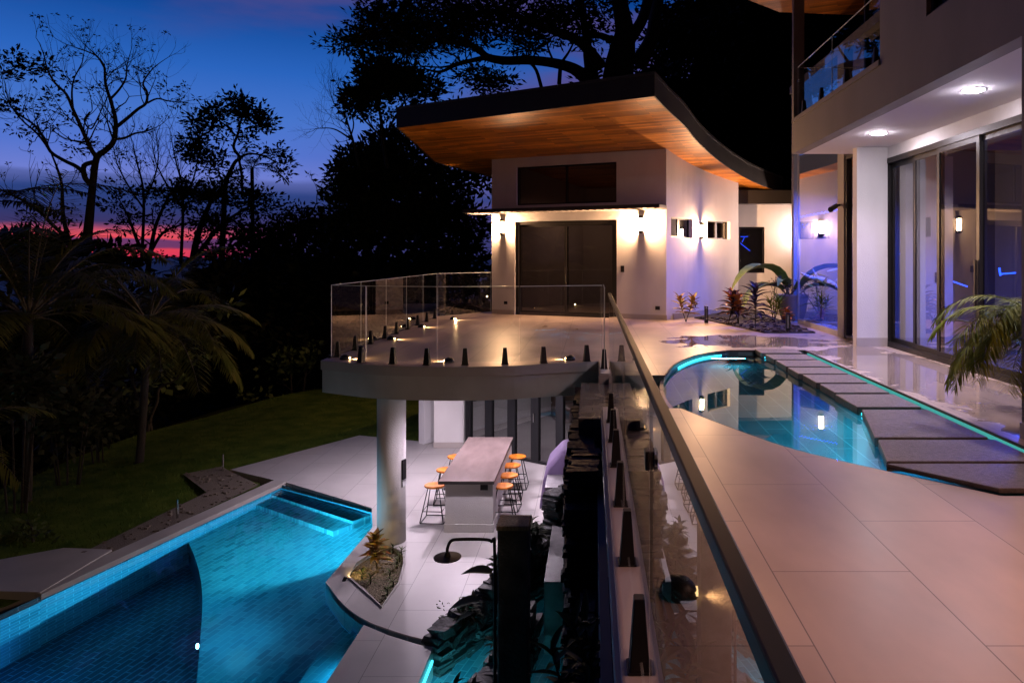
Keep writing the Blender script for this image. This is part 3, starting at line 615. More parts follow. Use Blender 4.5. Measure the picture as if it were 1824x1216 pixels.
# left and back of the rounded balcony
r = empty('glass_balustrade', (-4.42, 16, 0), 'frameless glass balustrade along the straight left side of the balcony', 'balustrade', 'frameless glass balustrades')
ys = [12.32, 13.9, 15.6, 17.3, 19.0, 20.7]
for a, b in zip(ys, ys[1:]): s = MB(); pane_box(s, (-4.44, a+.01), (-4.44, b-.01), .05, GT); s.build('glass_panel', [M['glass'], M['glass_edge']], r)
s = MB(); pane_box(s, (-4.42, 20.72), (-3.12, 22.2), .05, GT); s.build('glass_panel', [M['glass'], M['glass_edge']], r)
for y in (12.62, 13.55, 14.5, 15.5, 16.4, 17.4, 18.4, 19.4, 20.4): spigot((-4.44, y, .002), (0, 1), r)
s = MB(); s.box((-4.56, 12.5, -.001), (-4.52, 20.6, .05)); s.build('edge_trim', M['black'], r)
# curved front
r = empty('glass_balustrade', (-2.2, 11.8, 0), 'curved front glass balustrade on the round slab edge above the patio', 'balustrade', 'frameless glass balustrades')
fa = [Vector((*q, 0)) for q in [(p[0], p[1]+.13) for p in arc]]
def along(tq):
    i = min(int(tq*(len(fa)-1)), len(fa)-2); k = tq*(len(fa)-1)-i; return fa[i].lerp(fa[i+1], k)
ends = [(-4.44, 12.31)] + [tuple(along(q)[:2]) for q in (.30, .545, .80)] + [(.18, 12.05)]
ub = [330, 690, 1100]
xs_ = [G(560+330/2.942, 637).x, G(560+690/2.942, 640).x, G(560+1100/2.942, 636).x]
def at_x(x):
    for a, b in zip(fa, fa[1:]):
        if a.x <= x <= b.x: return tuple(a.lerp(b, (x-a.x)/(b.x-a.x))[:2])
    return tuple(fa[-1][:2])
ends = [(-4.44, 12.31)] + [at_x(x) for x in xs_] + [(.17, 12.2)]
for a, b in zip(ends, ends[1:]):
    d = (Vector(b)-Vector(a)).normalized()*.008; s = MB(); pane_box(s, Vector(a)+d, Vector(b)-d, .05, GT); s.build('glass_panel', [M['glass'], M['glass_edge']], r)
for u, v in ((648, 645.5), (702, 649), (763, 650.6), (829.5, 651), (900, 650), (969, 646.6), (1045, 644)):
    x = G(u, v-2).x; a, b = next(((a, b) for a, b in zip(ends, ends[1:]) if a[0] <= x <= b[0]), (ends[-2], ends[-1]))
    k = (x-a[0])/(b[0]-a[0]); spigot((x, a[1]+(b[1]-a[1])*k, .002), (b[0]-a[0], b[1]-a[1]), r)
# fence by the camera
XF = .203
r = empty('glass_fence', (XF, 5, .02), 'long glass fence with a dark top rail running along the terrace towards the viewer', 'fence')
ys = [.35, 2.50, 4.62, 6.74, 8.63]
for a, b in zip(ys, ys[1:]): s = MB(); pane_box(s, (XF, a+.006), (XF, b-.006), .07, 1.285); s.build('glass_panel', [M['glass'], M['glass_edge']], r)
for y in (.7, 1.9, 3.05, 4.1, 5.06, 6.0, 6.8, 7.6): spigot((XF, y, .02), (0, 1), r, .30)
s = MB(); s.box((XF-.016, .33, 1.283), (XF+.016, 8.64, 1.318)); bevel(s.build('top_rail', M['bronze'], r), .004)
s = MB(); s.box((XF-.022, 2.47, 1.02), (XF-.007, 2.53, 1.085)); s.box((XF+.007, 2.47, 1.02), (XF+.022, 2.53, 1.085)); bevel(s.build('glass_clamp', M['black'], r), .004)
r = empty('glass_fence', (XF, 11.4, .02), 'last short glass fence piece between the spillway and the balcony', 'fence')
s = MB(); pane_box(s, (XF-.02, 10.82), (XF-.02, 12.12), .07, 1.285); s.build('glass_panel', [M['glass'], M['glass_edge']], r); spigot((XF-.02, 11.2, .02), (0, 1), r, .30)

# ================================================================ deck lights
def dome(p, aim, label, rad=.085, e=6):
    r = empty('deck_light', p, label, 'deck light', 'half dome deck lights'); p = Vector(p); s = MB()
    s.lathe((p.x, p.y, p.z+.002), [(rad, 0), (rad*.98, rad*.25), (rad*.85, rad*.55), (rad*.6, rad*.8), (rad*.25, rad*.95)], 20); s.build('hood', M['black'], r, smooth=True)
    d = Vector((*aim, 0)).normalized(); fr = Fr((*(p+d*rad*.9)[:2], p.z), (-d.y, d.x))
    s = MB(); s.box((-rad*.4, -.012, .016), (rad*.4, .012, .034), fr); s.build('lens', M['warm_dot' if e > 2.6 else 'warm_dim'], r)
    lamp('SPOT', 'glow', p+d*(rad+.03)+Vector((0, 0, .04)), e*3.5, (1, .58, .26), .015, p+d*1.5, 140, .8, r)
for u, v, aim, nm, e in ((614, 640, (1, .25), 'leftmost half dome deck light at the corner where both balustrades meet', 9), (696, 605, (1, .1), 'second half dome deck light along the left balustrade', 7), (750, 583, (1, 0), 'third half dome deck light along the left balustrade', 7),
        (807, 569, (1, -.8), 'farthest glowing deck light near the back balustrade', 9), (800, 645, (-1, .5), 'half dome deck light at the middle of the curved balustrade', 5), (1016, 641, (-1, .3), 'half dome deck light near the right end of the curved balustrade', 6)):
    dome(G(u, v), aim, nm, e=e)
dome((.445, 3.75, 0), (1, -.1), 'nearest black half dome deck light inside the long glass fence', .10, .8)
dome((.445, 7.35, 0), (1, 0), 'black half dome deck light inside the fence just before the spillway', .09, 1.2)
for u, v, a, nm in ((970, 582, .5, 'small dry leaf lying on the balcony paving'), (1027, 587, 2, 'thin twig leaf lying on the balcony paving near the long fence')):
    p = G(u, v); s = MB(); fr = Fr((p.x, p.y, .004), (math.cos(a), math.sin(a)))
    s.face([fr(-.09, 0, 0), fr(0, .04, .02), fr(.10, 0, .004), fr(0, -.04, .012)]); s.face([fr(-.09, 0, .003), fr(0, -.04, .015), fr(.10, 0, .007), fr(0, .04, .023)]); tag(s.build('fallen_leaf', M['dark_wood']), nm, 'leaf')

# ================================================================ guest house
A = Vector((-3.08, 22.18, 0)); B = Vector((2.04, 19.95, 0)); D = Vector((4.74, 23.5, 0))
fw = Fr(A, (B-A)[:2]); LW = (B-A).length
def tx(u, fr=fw):                               # distance along a wall where the ray of photo column u meets it
    k = (u-U0)/F; return (k*fr.p.y-fr.p.x)/(fr.x.x-k*fr.x.y)
nin = -fw.y
def zroof(x, y):                                # the roof plane rises outwards from the front wall and falls to the back
    d = -((x-B.x)*fw.y.x+(y-B.y)*fw.y.y); return 4.72-.135*d
gh = empty('guest_house', (0, 21.5, 0), 'small white rendered house with a swooping timber lined roof', 'house')
dx0, dx1 = tx(917), tx(1098.5)
holes = [(dx0, dx1, 0.0, 2.80), (tx(920), tx(1098), 3.29, 4.44)]
s = MB(); wall(s, fw, LW, 0.0, lambda x: 4.72, .22, holes); s.build('front_wall', M['plaster'], gh)
fs = Fr(B, (D-B)[:2]); LS = (D-B).length
# gently hollow side wall, built in short straight pieces
cur = lambda x: -.22*math.sin(math.pi*x/LS)
hs = [(tx(1198, fs), tx(1244.5, fs), 2.30, 2.86), (tx(1271, fs), tx(1304, fs), 2.30, 2.86)]
s = MB()
xb = sorted({0, LS, *[LS*i/12 for i in range(13)], *[h[0] for h in hs], *[h[1] for h in hs]})
fsp = lambda x: fs(x, cur(x), 0)
for a, b in zip(xb, xb[1:]):
    pa, pb = fsp(a), fsp(b); frs = Fr(pa, (pb-pa)[:2]); Lp = (pb-pa).length
    hh = [(-.001, Lp+.001, h[2], h[3]) for h in hs if h[0]-1e-6 <= a and b <= h[1]+1e-6]
    if hh:
        s.mi = 0; wall(s, frs, Lp, 0, 2.30, .22); 
        wall(s, frs, Lp, 2.86, lambda x: zroof(*(frs(x, 0, 0))[:2]), .22)
    else: wall(s, frs, Lp, 0, lambda x: zroof(*(frs(x, 0, 0))[:2]), .22)
s.build('side_wall', M['plaster'], gh)
E = A+(D-B)
s = MB()
for p, q in ((D+(E-D).normalized()*.24, E), (E, A+(E-A).normalized()*.30)):
    fr_ = Fr(p, (q-p)[:2]); wall(s, fr_, (q-p).length, 0, lambda x: zroof(*(fr_(x, 0, 0))[:2]), .2)
s.build('rear_wall', M['plaster'], gh)
for a, b in ((.02, dx0), (dx1, LW+.02)): s = MB(); s.box((a, .001, 0), (b, .022, .14), fw); s.build('skirting', M['skirting'], gh)
# side windows
for (a, b, z0, z1), nm in zip(hs, ('', '')):
    pa, pb = fsp(a), fsp(b); fr_ = Fr(pa, (pb-pa)[:2]); Lp = (pb-pa).length
    s = MB(); frame_bars(s, fr_, 0, Lp, z0, z1, .035, -.17, -.11); s.box((Lp*.46, -.165, z0+.035), (Lp*.54, -.115, z1-.035), fr_); wn = s.build('window', M['frame'], gh)
    s = MB(); s.box((.03, -.146, z0+.03), (Lp-.03, -.138, z1-.03), fr_); s.build('pane', M['pane_dark'], wn)
# front window above the canopy
s = MB(); a, b = holes[1][:2]; frame_bars(s, fw, a, b, 3.29, 4.44, .05, -.16, -.08); m_ = tx(1007); s.box((m_-.03, -.155, 3.34), (m_+.03, -.085, 4.39), fw); wn = s.build('window', M['frame'], gh)
s = MB(); s.box((a+.04, -.125, 3.33), (b-.04, -.117, 4.40), fw); s.build('pane', M['pane_dark'], wn)
# sliding door
s = MB(); frame_bars(s, fw, dx0, dx1, 0.002, 2.80, .09, -.20, -.04, bottom=False); s.box((dx0, -.2, .002), (dx1, -.04, .06), fw); dr = s.build('sliding_door', M['frame'], gh)
m_ = tx(1006)
for x0, x1, y in ((dx0+.09, m_+.04, -.15), (m_-.04, dx1-.09, -.09)):
    s = MB(); frame_bars(s, fw, x0, x1, .06, 2.71, .07, y-.025, y+.025); lf = s.build('sash', M['frame'], dr)
    s = MB(); s.box((x0+.06, y-.005, .12), (x1-.06, y+.005, 2.65), fw); s.build('pane', M['pane_dark'], dr)
s = MB(); s.box((m_-.01, -.062, .95), (m_+.02, -.03, 1.5), fw); s.build('handle', M['steel'], dr)
# canopy over the door
s = MB(); s.box((-.62, .002, 3.06), (LW+.02, .66, 3.15), fw); cn = s.build('canopy', M['fascia'], gh); bevel(cn, .006)
s = MB(); s.box((-.62, .66, 3.15), (LW+.02, .672, 3.162), fw); s.build('drip_edge', M['fascia_top'], cn)
s = MB()
for i in range(28): x = -.5+i*(LW+.4)/27; s.box((x-.05, .05, 3.042), (x+.05, .62, 3.059), fw)
s.build('slats', M['plaster_grey'], cn)
# roof: outline traced on the soffit plane
nrm = fw.y
def roofpt(u, v, dz=0):                         # photo pixel -> soffit plane
    dvec = Vector(((u-U0)/F, 1, -(v-V0)/F)); o = Vector((0, 0, H))
    # z = 4.72-.135*d, d = -((P-B).n)
    k = .135; num = 4.72+dz+k*((o.x-B.x)*nrm.x+(o.y-B.y)*nrm.y)-o.z; den = dvec.z-k*(dvec.x*nrm.x+dvec.y*nrm.y)
    return o+dvec*(num/den)
rc = [roofpt(1166, 169), roofpt(1192, 196), roofpt(1219, 221), roofpt(1248, 256), roofpt(1290, 291), roofpt(1340, 321), roofpt(1394, 342)]
rc = spline(rc, 4); fl = roofpt(706, 226)
tail = rc[-1]+Vector((.35, 2.2, 0)); back = E+Vector((-1.0, 1.0, 0)); lback = A+Vector((-1.9, .7, 0))
rl = [fl]+rc+[tail, back, lback]; rl = [(p.x, p.y) for p in rl]
TH = .50
s = MB(); s.sheet([rl], zroof, True); sf = s.build('soffit', M['wood'], gh)
s = MB(); up = lambda x, y: zroof(x, y)+TH
s.sides(rl, lambda x, y: zroof(x, y)-.03, up); s.sheet([rl], up)
rin = off(rl, -.03) if sum(rl[i][0]*rl[(i+1) % len(rl)][1]-rl[(i+1) % len(rl)][0]*rl[i][1] for i in range(len(rl))) > 0 else off(rl, .03)
for i in range(len(rl)):
    k = (i+1) % len(rl); z = lambda p: (*p, zroof(*p)-.03); s.face([z(rl[i]), z(rin[i]), z(rin[k]), z(rl[k])])
s.sides(rin, lambda x, y: zroof(x, y)-.03, lambda x, y: zroof(x, y)+.01, out=False)
rf = s.build('roof', M['fascia'], gh)
ro = off(rl, .02) if sum(rl[i][0]*rl[(i+1) % len(rl)][1]-rl[(i+1) % len(rl)][0]*rl[i][1] for i in range(len(rl))) > 0 else off(rl, -.02)
s = MB(); s.sides(ro, lambda x, y: zroof(x, y)+TH-.05, lambda x, y: zroof(x, y)+TH+.012); s.sheet([ro], lambda x, y: zroof(x, y)+TH+.012)
for i in range(len(rl)):
    k = (i+1) % len(rl); z = lambda p: (*p, zroof(*p)+TH-.05); s.face([z(rl[i]), z(rl[k]), z(ro[k]), z(ro[i])])
s.build('flashing', M['fascia_top'], rf)
for u, v, w_, h_ in ((901, 539, .11, .09), (1171.5, 548.5, .13, .1)):
    x = tx(u); k = fw(x, 0, 0); z = H-(v-V0)*k.y/F; s = MB(); s.box((x-w_/2, .001, z-h_/2), (x+w_/2, .02, z+h_/2), fw); s.build('outlet', M['black'], gh)
x = tx(1109); k = fw(x, 0, 0); z = H-(479-V0)*k.y/F; s = MB(); s.box((x-.05, .001, z-.09), (x+.05, .022, z+.09), fw); s.build('switch', M['black'], gh)
x = tx(1247.5, fs); k = fsp(x); z = H-(541-V0)*k.y/F; s = MB(); s.box((x-.05, cur(x)+.001, z-.03), (x+.05, cur(x)+.09, z+.04), fs); s.tube([fs(x-.03, cur(x)+.07, z), fs(x-.03, cur(x)+.07, z-.1)], .015, 6); s.build('garden_tap', M['black'], gh)
s = MB(); s.box((.3, .02, 0), (LS*.75, .07, .16), fs); s.build('plinth', M['coping'], gh)
# wall lamps: a shield in front of a glowing tube, closed above and below
def sconce(fr, x, z, label, e=30, yo=0, col=(1, .54, .27)):
    r = empty('wall_lamp', fr(x, yo, z), label, 'wall lamp', 'warm glowing wall lamps'); s = MB()
    for sg in (-1, 1):
        c = [fr(x+a*w_, yo+(.004 if b < 0 else d_), z+sg*h_) for h_, w_, d_ in ((.17, .07, .13), (.25, .045, .09)) for a, b in ((-1, -1), (1, -1), (1, 1), (-1, 1))]
        s.hexa(c)
    s.box((x-.05, yo+.001, z-.17), (x+.05, yo+.02, z+.17), fr); s.build('housing', M['black'], r)
    s = MB(); s.tube([fr(x, yo+.075, z-.168), fr(x, yo+.075, z+.168)], .05, 16); s.build('lamp_glass', M['warm'], r)
    for sx in (-1, 1): lamp('AREA', 'glow', fr(x+sx*.06, yo+.07, z), e, col, aim=fr(x+sx*1, yo+.03, z), size=(.06, .32), parent=r)
k = fw(tx(896), 0, 0); sconce(fw, tx(896), H+(457-405)*k.y/F, 'glowing wall lamp left of the guest house door, under the canopy', 190)
k = fw(tx(1142.5), 0, 0); sconce(fw, tx(1142.5), H+(457-400)*k.y/F, 'glowing wall lamp right of the guest house door, near the corner', 235)
x = tx(1258.5, fs); k = fsp(x); sconce(fs, x, H+(457-411)*k.y/F, 'glowing wall lamp between the two small side windows', 160, cur(x))
# wing behind
r = empty('rear_wing', (6, 25, 0), 'low white wing with one dark window behind the guest house', 'building')
fb = Fr((3.9, 24.4, 0), (1, .02)); x0, x1 = tx(1316, fb), tx(1362, fb)
s = MB(); wall(s, fb, 6.5, 0, 3.5, .2, [(x0, x1, 1.2, 2.75)]); s.build('wall', M['plaster'], r)
s = MB(); frame_bars(s, fb, x0, x1, 1.2, 2.75, .06, -.12, -.04); wn = s.build('window', M['frame'], r); s = MB(); s.box((x0+.05, -.09, 1.25), (x1-.05, -.08, 2.7), fb); s.build('pane', M['pane_dark'], wn)
s = MB(); s.box((-.5, -3.5, 3.5), (6.8, .45, 3.95), fb); s.build('roof', M['fascia'], r)
s = MB(); s.box((x0-.1, -1.6, 0), (x1+.6, -1.5, 3.3), fb); s.build('inner_wall', M['fascia'], r)
for (a, b, c, d) in ((.1, 2.45, .55, 2.45), (.16, 2.42, .3, 2.2), (.42, 2.42, .34, 2.25), (.3, 2.2, .62, 1.95)):
    s = MB(); s.tube([fb(x0+a, -1.0, b), fb(x0+c, -1.0, d)], .012, 5); s.build('light_string', M['blue_led'], r)

sconce(fb, 3.35, 2.6, 'unseen wall lamp added to light the rear wing, behind the tall glazing', 200, 0, (1, .70, .62))  # hidden lamp added to wash the wing wall
# ================================================================ main house
mh = empty('main_house', (5.5, 9, 0), 'grey and white two storey house with big sliding doors under a lit overhang', 'house')
XU = 4.15
up_ = Fr((XU, -2.0, 0), (0, 1)); up_.y = Vector((-1, 0, 0))     # x along +Y, outwards is -X
ub0, ub1 = 12.46, 16.95
s = MB(); wall(s, up_, 17.05, 3.88, 8.2, .22, [(12.45, 16.92, 4.52, 7.7), (8.6, 11.0, 4.73, 6.6)])
s.build('upper_wall', M['plaster_grey'], mh)
s = MB(); wall(s, up_, 9.0, 0, 3.88, .22); s.build('lower_wall', M['plaster_grey'], mh)
s = MB(); s.box((0, .001, 0), (9.0, .02, .15), up_); s.build('skirting', M['skirting'], mh)
s = MB(); s.box((XU+.22, 6.8, 0), (5.76, 7.0, 3.88)); s.build('return_wall', M['plaster'], mh)
s = MB(); s.box((XU+.22, 7.0, 3.88), (6.2, 15.05, 4.30)); s.box((XU+.221, 14.85, 4.31), (6.2, 15.05, 4.5)); s.build('overhang_ceiling', M['ceiling_white'], mh)
s = MB(); s.box((5.76, 7.0, 3.66), (5.98, 14.3, 3.879)); s.box((5.76, 14.3, 0), (5.98, 15.1, 3.879)); s.box((5.16, 14.12, 0), (5.758, 14.34, 3.879)); s.build('door_wall', M['plaster'], mh)
s = MB(); s.box((5.145, 14.1, 0), (5.75, 14.12, .17)); s.build('skirting', M['skirting'], mh)
# sliding doors
s = MB(); fdr = Fr((5.76, 14.3, 0), (0, -1)); Ld = 7.3          # x runs towards the viewer, outwards is -X
frame_bars(s, fdr, 0, Ld, .002, 3.66, .10, -.16, .012, bottom=False); s.box((.1, -.16, .002), (Ld-.1, .012, .09), fdr); dr = s.build('sliding_door', M['frame'], mh)
yy = lambda u: 14.3-5.76*F/(u-U0)
st = [.1, yy(1665), yy(1738), Ld-.1]
st = [.1, 1.85, 3.55, 5.25, Ld-.1]
st = [.1, yy(1623), yy(1670), yy(1740), Ld-.1]
for i in range(4):
    x0, x1 = st[i]-.05*(i > 0), st[i+1]+.05*(i < 3); y = (-.12, -.075, -.03, -.075)[i]
    s = MB(); frame_bars(s, fdr, x0, x1, .09, 3.56, .085, y-.02, y+.02); sh = s.build('sash', M['frame'], dr); s = MB(); s.box((x0+.07, y-.005, .16), (x1-.07, y+.005, 3.49), fdr); s.build('pane', M['pane'], dr)
s = MB(); s.box((st[3]-.035, .0, 1.0), (st[3]+.0, .03, 1.7), fdr); s.build('handle', M['bronze'], dr)
# tall corner glazing and door
XG = 5.4
fg = Fr((XG, 19.0, 0), (0, -1))
s = MB(); s.box((0, -.03, .12), (3.05, -.018, 6.2), fg); gz = s.build('corner_glazing', M['pane_tall'], mh)
s = MB(); s.box((-.05, -.05, .12), (0, .0, 6.2), fg); s.box((-.05, -.3, -.0), (3.05, .0, .12), fg); s.build('glazing_frame', M['coping'], gz)
s = MB(); s.box((3.05, -.2, 0), (3.45, .0, 6.2), fg); s.build('door_post', M['plaster_grey'], mh)
s = MB(); frame_bars(s, fg, 3.45, 4.5, .002, 3.9, .07, -.16, -.03); d2 = s.build('side_door', M['frame'], mh); s = MB(); s.box((3.5, -.1, .06), (4.45, -.09, 3.85), fg); s.build('pane', M['pane'], d2)
# room behind the doors
s = MB(); s.sheet([[(5.765, 6.8), (11, 6.8), (11, 19.6), (5.765, 19.6)]], -.004); s.build('room_floor', M['dim_floor'], mh)
s = MB(); s.box((10.9, 6.8, 0), (11.1, 19.8, 6.2)); s.box((5.77, 6.6, 0), (10.9, 6.79, 6.2)); s.box((5.45, 19.6, 0), (10.9, 19.8, 6.2)); s.box((6.2, 6.8, 3.95), (10.9, 15.0, 4.2)); s.box((7.3, 14.9, 0), (7.9, 15.2, 3.94)); s.box((5.42, 6.8, 6.2), (11.1, 19.9, 6.4)); s.build('room_wall', M['plaster_grey'], mh)
s = MB(); s.box((5.99, 13.85, 0), (6.9, 14.1, 3.66)); s.build('inner_pier', M['plaster'], mh)
s = MB(); s.box((6.55, 13.835, 1.25), (6.72, 13.849, 1.45)); s.build('thermostat', M['bronze'], mh)
frm = Fr((5.45, 19.6, 0), (1, 0)); sconce(frm, (1462-U0)*19.6/F-5.45, H+(457-405)*19.6/F, 'glowing wall lamp seen through the tall corner glazing', 32, 0, (1, .66, .5))
# balcony above
s = MB(); s.box((12.43, -.24, 4.50), (16.96, .03, 4.585), up_); bevel(s.build('balcony_ledge', M['plaster_grey'], mh), .005)
s = MB(); s.box((XU+.23, 7.5, 4.31), (10, 14.84, 4.45)); s.box((7.2, 10.0, 4.46), (7.4, 14.8, 8.0)); s.box((4.6, 10.05, 4.46), (5.5, 10.25, 8.0)); s.build('balcony_floor', M['plaster'], mh)
s = MB(); s.box((5.6, 10.3, 4.46), (5.62, 14.8, 7.6)); s.build('balcony_window', M['pane_balcony'], mh)
s = MB()
for y in (10.3, 11.9, 13.4, 14.75): s.box((5.56, y, 4.46), (5.66, y+.08, 7.6))
s.build('balcony_window_frame', M['frame'], mh)
s = MB(); frame_bars(s, up_, 8.6, 11.0, 4.73, 6.6, .06, -.15, -.06); wn = s.build('window', M['frame'], mh); s = MB(); s.box((8.65, -.1, 4.78), (10.95, -.09, 6.55), up_); s.build('pane', M['pane_dark'], wn)
r_ = [(3.05, 4), (3.1, 15.9), (3.6, 16.9), (4.6, 17.8), (11, 18.5), (11, 4)]
s = MB(); s.sheet([r_], 7.75, True); s.build('roof_soffit', M['wood'], mh)
s = MB(); s.prism([r_], 7.76, 8.15, bottom=False); s.build('roof', M['fascia'], mh)
r = empty('glass_balustrade', (XU, 12.7, 4.59), 'glass balustrade with black spigots on the upstairs balcony', 'balustrade', 'frameless glass balustrades')
for a, b in ((10.5, 12.7), (12.72, 14.82)): s = MB(); pane_box(s, (XU+.06, a), (XU+.06, b), 4.62, 5.62); s.build('glass_panel', [M['glass'], M['glass_edge']], r)
s = MB(); pane_box(s, (XU+.10, 14.84), (5.5, 14.84), 4.62, 5.62); s.build('glass_panel', [M['glass'], M['glass_edge']], r)
for y in (10.75, 12.0, 13.3, 14.4): spigot((XU+.06, y, 4.588), (0, 1), r, .26)
s = MB()
for y in (12.68, 12.74, 14.78): s.box((XU+.045, y-.025, 5.3), (XU+.075, y+.025, 5.36))
s.build('glass_clamp', M['steel'], r)
# ceiling downlights
for u, v, nm in ((1564.5, 237, 'round recessed downlight in the overhang, the farther of the two'), (1734, 160, 'round recessed downlight in the overhang, the nearer of the two')):
    p = G(u, v, 3.88); r = empty('downlight', (p.x, p.y, 3.86), nm, 'downlight', 'recessed downlights in the overhang'); s = MB(); s.lathe((p.x, p.y, 3.846), [(.06, 0), (.10, .008), (.118, .018), (.125, .032)], 28); s.build('lens', M['white_lamp'], r)
    s = MB(); s.tube([(p.x+.135*math.cos(a), p.y+.135*math.sin(a), 3.876) for a in [2*math.pi*i/28 for i in range(28)]], .008, 6, closed=True); s.build('trim_ring', M['ceiling_white'], r)
    lamp('SPOT', 'beam', (p.x, p.y, 3.80), 400, (1, .76, .95), .12, (p.x, p.y, 0), 128, 1, r)
# camera and bollards
k = G(1490, 598); r = empty('security_camera', (5.36, 15.75, 3.0), 'small dark bullet camera on the grey post beside the tall glazing', 'camera'); z = H-(367-V0)*15.8/F
s = MB(); s.tube([(5.39, 15.75, z+.02), (5.28, 15.75, z)], .025, 8); s.build('bracket', M['black'], r); s = MB(); s.tube([(5.30, 15.72, z-.0), (5.10, 15.5, z-.10)], [.05, .06], 12); s.build('body', M['black'], r)
for u, v, nm in ((1258, 575, 'black bollard light in front of the bluish side wall'), (1403.5, 592, 'black bollard light at the corner of the planting bed')):
    p = G(u, v); r = empty('bollard_light', p, nm, 'bollard', 'slim black bollard lights'); h = .42; s = MB(); fr = Fr(p, (1, 0)); s.box((-.045, -.045, 0), (.045, .045, .10), fr); s.box((-.045, -.045, .10), (-.025, .045, h), fr); s.box((.025, -.045, .10), (.045, .045, h), fr); s.box((-.045, -.045, h), (.045, .045, h+.03), fr); s.build('post', M['black'], r)
    s = MB(); s.box((-.02, -.01, .12), (.02, .01, h-.02), fr); s.build('light_slot', M['plaster_grey'], r)
# ================================================================ lower storey
lo = empty('lower_storey', (0, 18, Z2), 'glazed lower storey with white piers under the terrace', 'house')
p0, p1 = G(829, 800, Z2), G(1000, 834, Z2)
fl_ = Fr(p0[:2], (p1-p0)[:2])
zt = -.545
Ll = 4.3
s = MB(); a = G(773, 797.5, Z2); fp = Fr(a[:2], (1, .02)); wp_ = (G(822, 801, Z2)-a).length
s.box((0, -.62, Z2), (wp_, 0, zt), fp); s.build('pier', M['plaster'], lo); s = MB(); s.box((-.012, -.63, Z2+.002), (wp_+.012, .012, Z2+.14), fp); s.build('skirting', M['skirting'], lo)
tl = lambda u: tx(u, fl_)
s = MB(); s.box((0, -.08, Z2+.002), (Ll, 0, Z2+.06), fl_); s.build('door_sill', M['black'], lo)
s = MB(); s.box((0, -.08, zt-.08), (Ll, 0, zt-.001), fl_); fr_o = s.build('door_frame', M['black'], lo)
for u0_, u1_ in ((829, 838), (864, 876), (904, 917), (946, 959), (990, 1003), (1036, 1050)):
    s = MB(); x0, x1 = tl(u0_), tl(u1_); s.box((x0, -.09, Z2+.06), (x1, .01, zt-.08), fl_); s.build('mullion', M['black'], fr_o)
for a, b in ((838, 864), (876, 904), (917, 946), (959, 990), (1003, 1036)):
    s = MB(); s.box((tl(a), -.045, Z2+.06), (tl(b), -.037, zt-.08), fl_); s.build('pane', M['pane'], fr_o)
x = tl(952); s = MB(); s.box((x-.01, .011, Z2+.95), (x+.02, .05, Z2+1.15), fl_); s.build('handle', M['steel'], fr_o)
# the room: floor, left wall with a dark window, rear wall, sofa
q0, q1 = G(837, 769, Z2), G(993, 727, Z2)
fi = Fr(q0[:2], (q1-q0)[:2])
s = MB(); s.box((-1.6, -.2, Z2), (5.2, 0, zt-.01), fi); s.box((5.0, 0, Z2), (5.2, 6, zt-.01), fi); s.build('inner_wall', M['ceiling_white'], lo)
s = MB(); s.box((tx(838, fi), .002, Z2+.9), (tx(884, fi), .03, zt-.25), fi); s.build('inner_window', M['pane_dark'], lo)
s = MB(); frame_bars(s, fi, tx(838, fi)-.1, tx(884, fi), Z2+.82, zt-.22, .08, .002, .06); s.build('inner_window_frame', M['frame'], lo)
s = MB(); s.box((-1.6, .001, Z2+.01), (5.0, .02, Z2+.1), fi); s.build('inner_skirting', M['white_plate'], lo)
c = G(1022, 741, Z2); s = MB(); fs_ = Fr(c[:2], (1, .25)); s.box((-.7, 0, Z2), (1.3, .9, Z2+.45), fs_); s.box((-.7, .0, Z2+.45), (-.45, .9, Z2+.68), fs_); s.box((-.45, -.25, Z2+.45), (1.3, 0, Z2+.85), fs_); o = s.build('sofa', M['sofa'], None); bevel(o, .06, 3); tag(o, 'brown sofa standing inside the lower glazed room', 'sofa')
s = MB(); s.box((-4.0, 22.5, Z2), (-3.75, 24.5, zt)); s.box((-3.3, 18.3, Z2), (-3.12, 19.0, zt)); s.build('side_wall', M['plaster'], lo)
s = MB(); s.sheet([[tuple(fl_(-.6, -.05, 0)[:2]), tuple(fl_(4.3, -.05, 0)[:2]), tuple(fl_(4.3, -8, 0)[:2]), tuple(fl_(-.6, -8, 0)[:2])]], Z2+.006); s.build('room_floor', M['dim_floor'], lo)
lamp('AREA', 'room_light', (-.8, 19.0, -.62), 22, (.93, .88, 1), aim=(-1.2, 19, -3), size=(1.4, 1.0))
# round column
cx, cy = -3.36, 12.12
r = empty('column', (cx, cy, Z2), 'round white column carrying the rounded balcony', 'column'); s = MB(); s.lathe((cx, cy, Z2-.1), [(.235, 0), (.235, 2.56)], 48); s.build('shaft', M['plaster'], r, smooth=True)
for v, h, mt in ((826, .17, 'black'), (841, .26, 'black'), (858, .12, 'white_plate')):
    z = H-(v-V0)*(cy-.05)/F; a = R(-20); s = MB(); fr = Fr((cx+.235*math.cos(a), cy+.235*math.sin(a), 0), (-math.sin(a), math.cos(a))); s.box((-.05, -.002, z-h/2), (.05, .022, z+h/2), fr); s.build('switch_plate', M[mt], r)
# bar table
r = empty('bar_table', (-2.17, 13.9, Z2), 'long bar table with a brown stone top on a white solid base', 'table')
s = MB(); s.box((-2.645, 12.42, -2.155), (-1.685, 15.47, -2.098)); o = s.build('table_top', [M['table_top'], M['table_edge']], r); o.data.polygons[1].material_index = 0
for k in (2, 3, 4, 5): o.data.polygons[k].material_index = 1
bevel(o, .006)
s = MB(); s.box((-2.54, 12.50, -2.86), (-1.715, 15.40, -2.156)); s.box((-2.56, 12.48, Z2), (-1.695, 15.42, -2.861)); bevel(s.build('table_base', M['plaster'], r), .004)
s = MB(); s.box((-1.93, 12.478, -2.27), (-1.80, 12.499, -2.18)); s.build('outlet', M['black'], r)
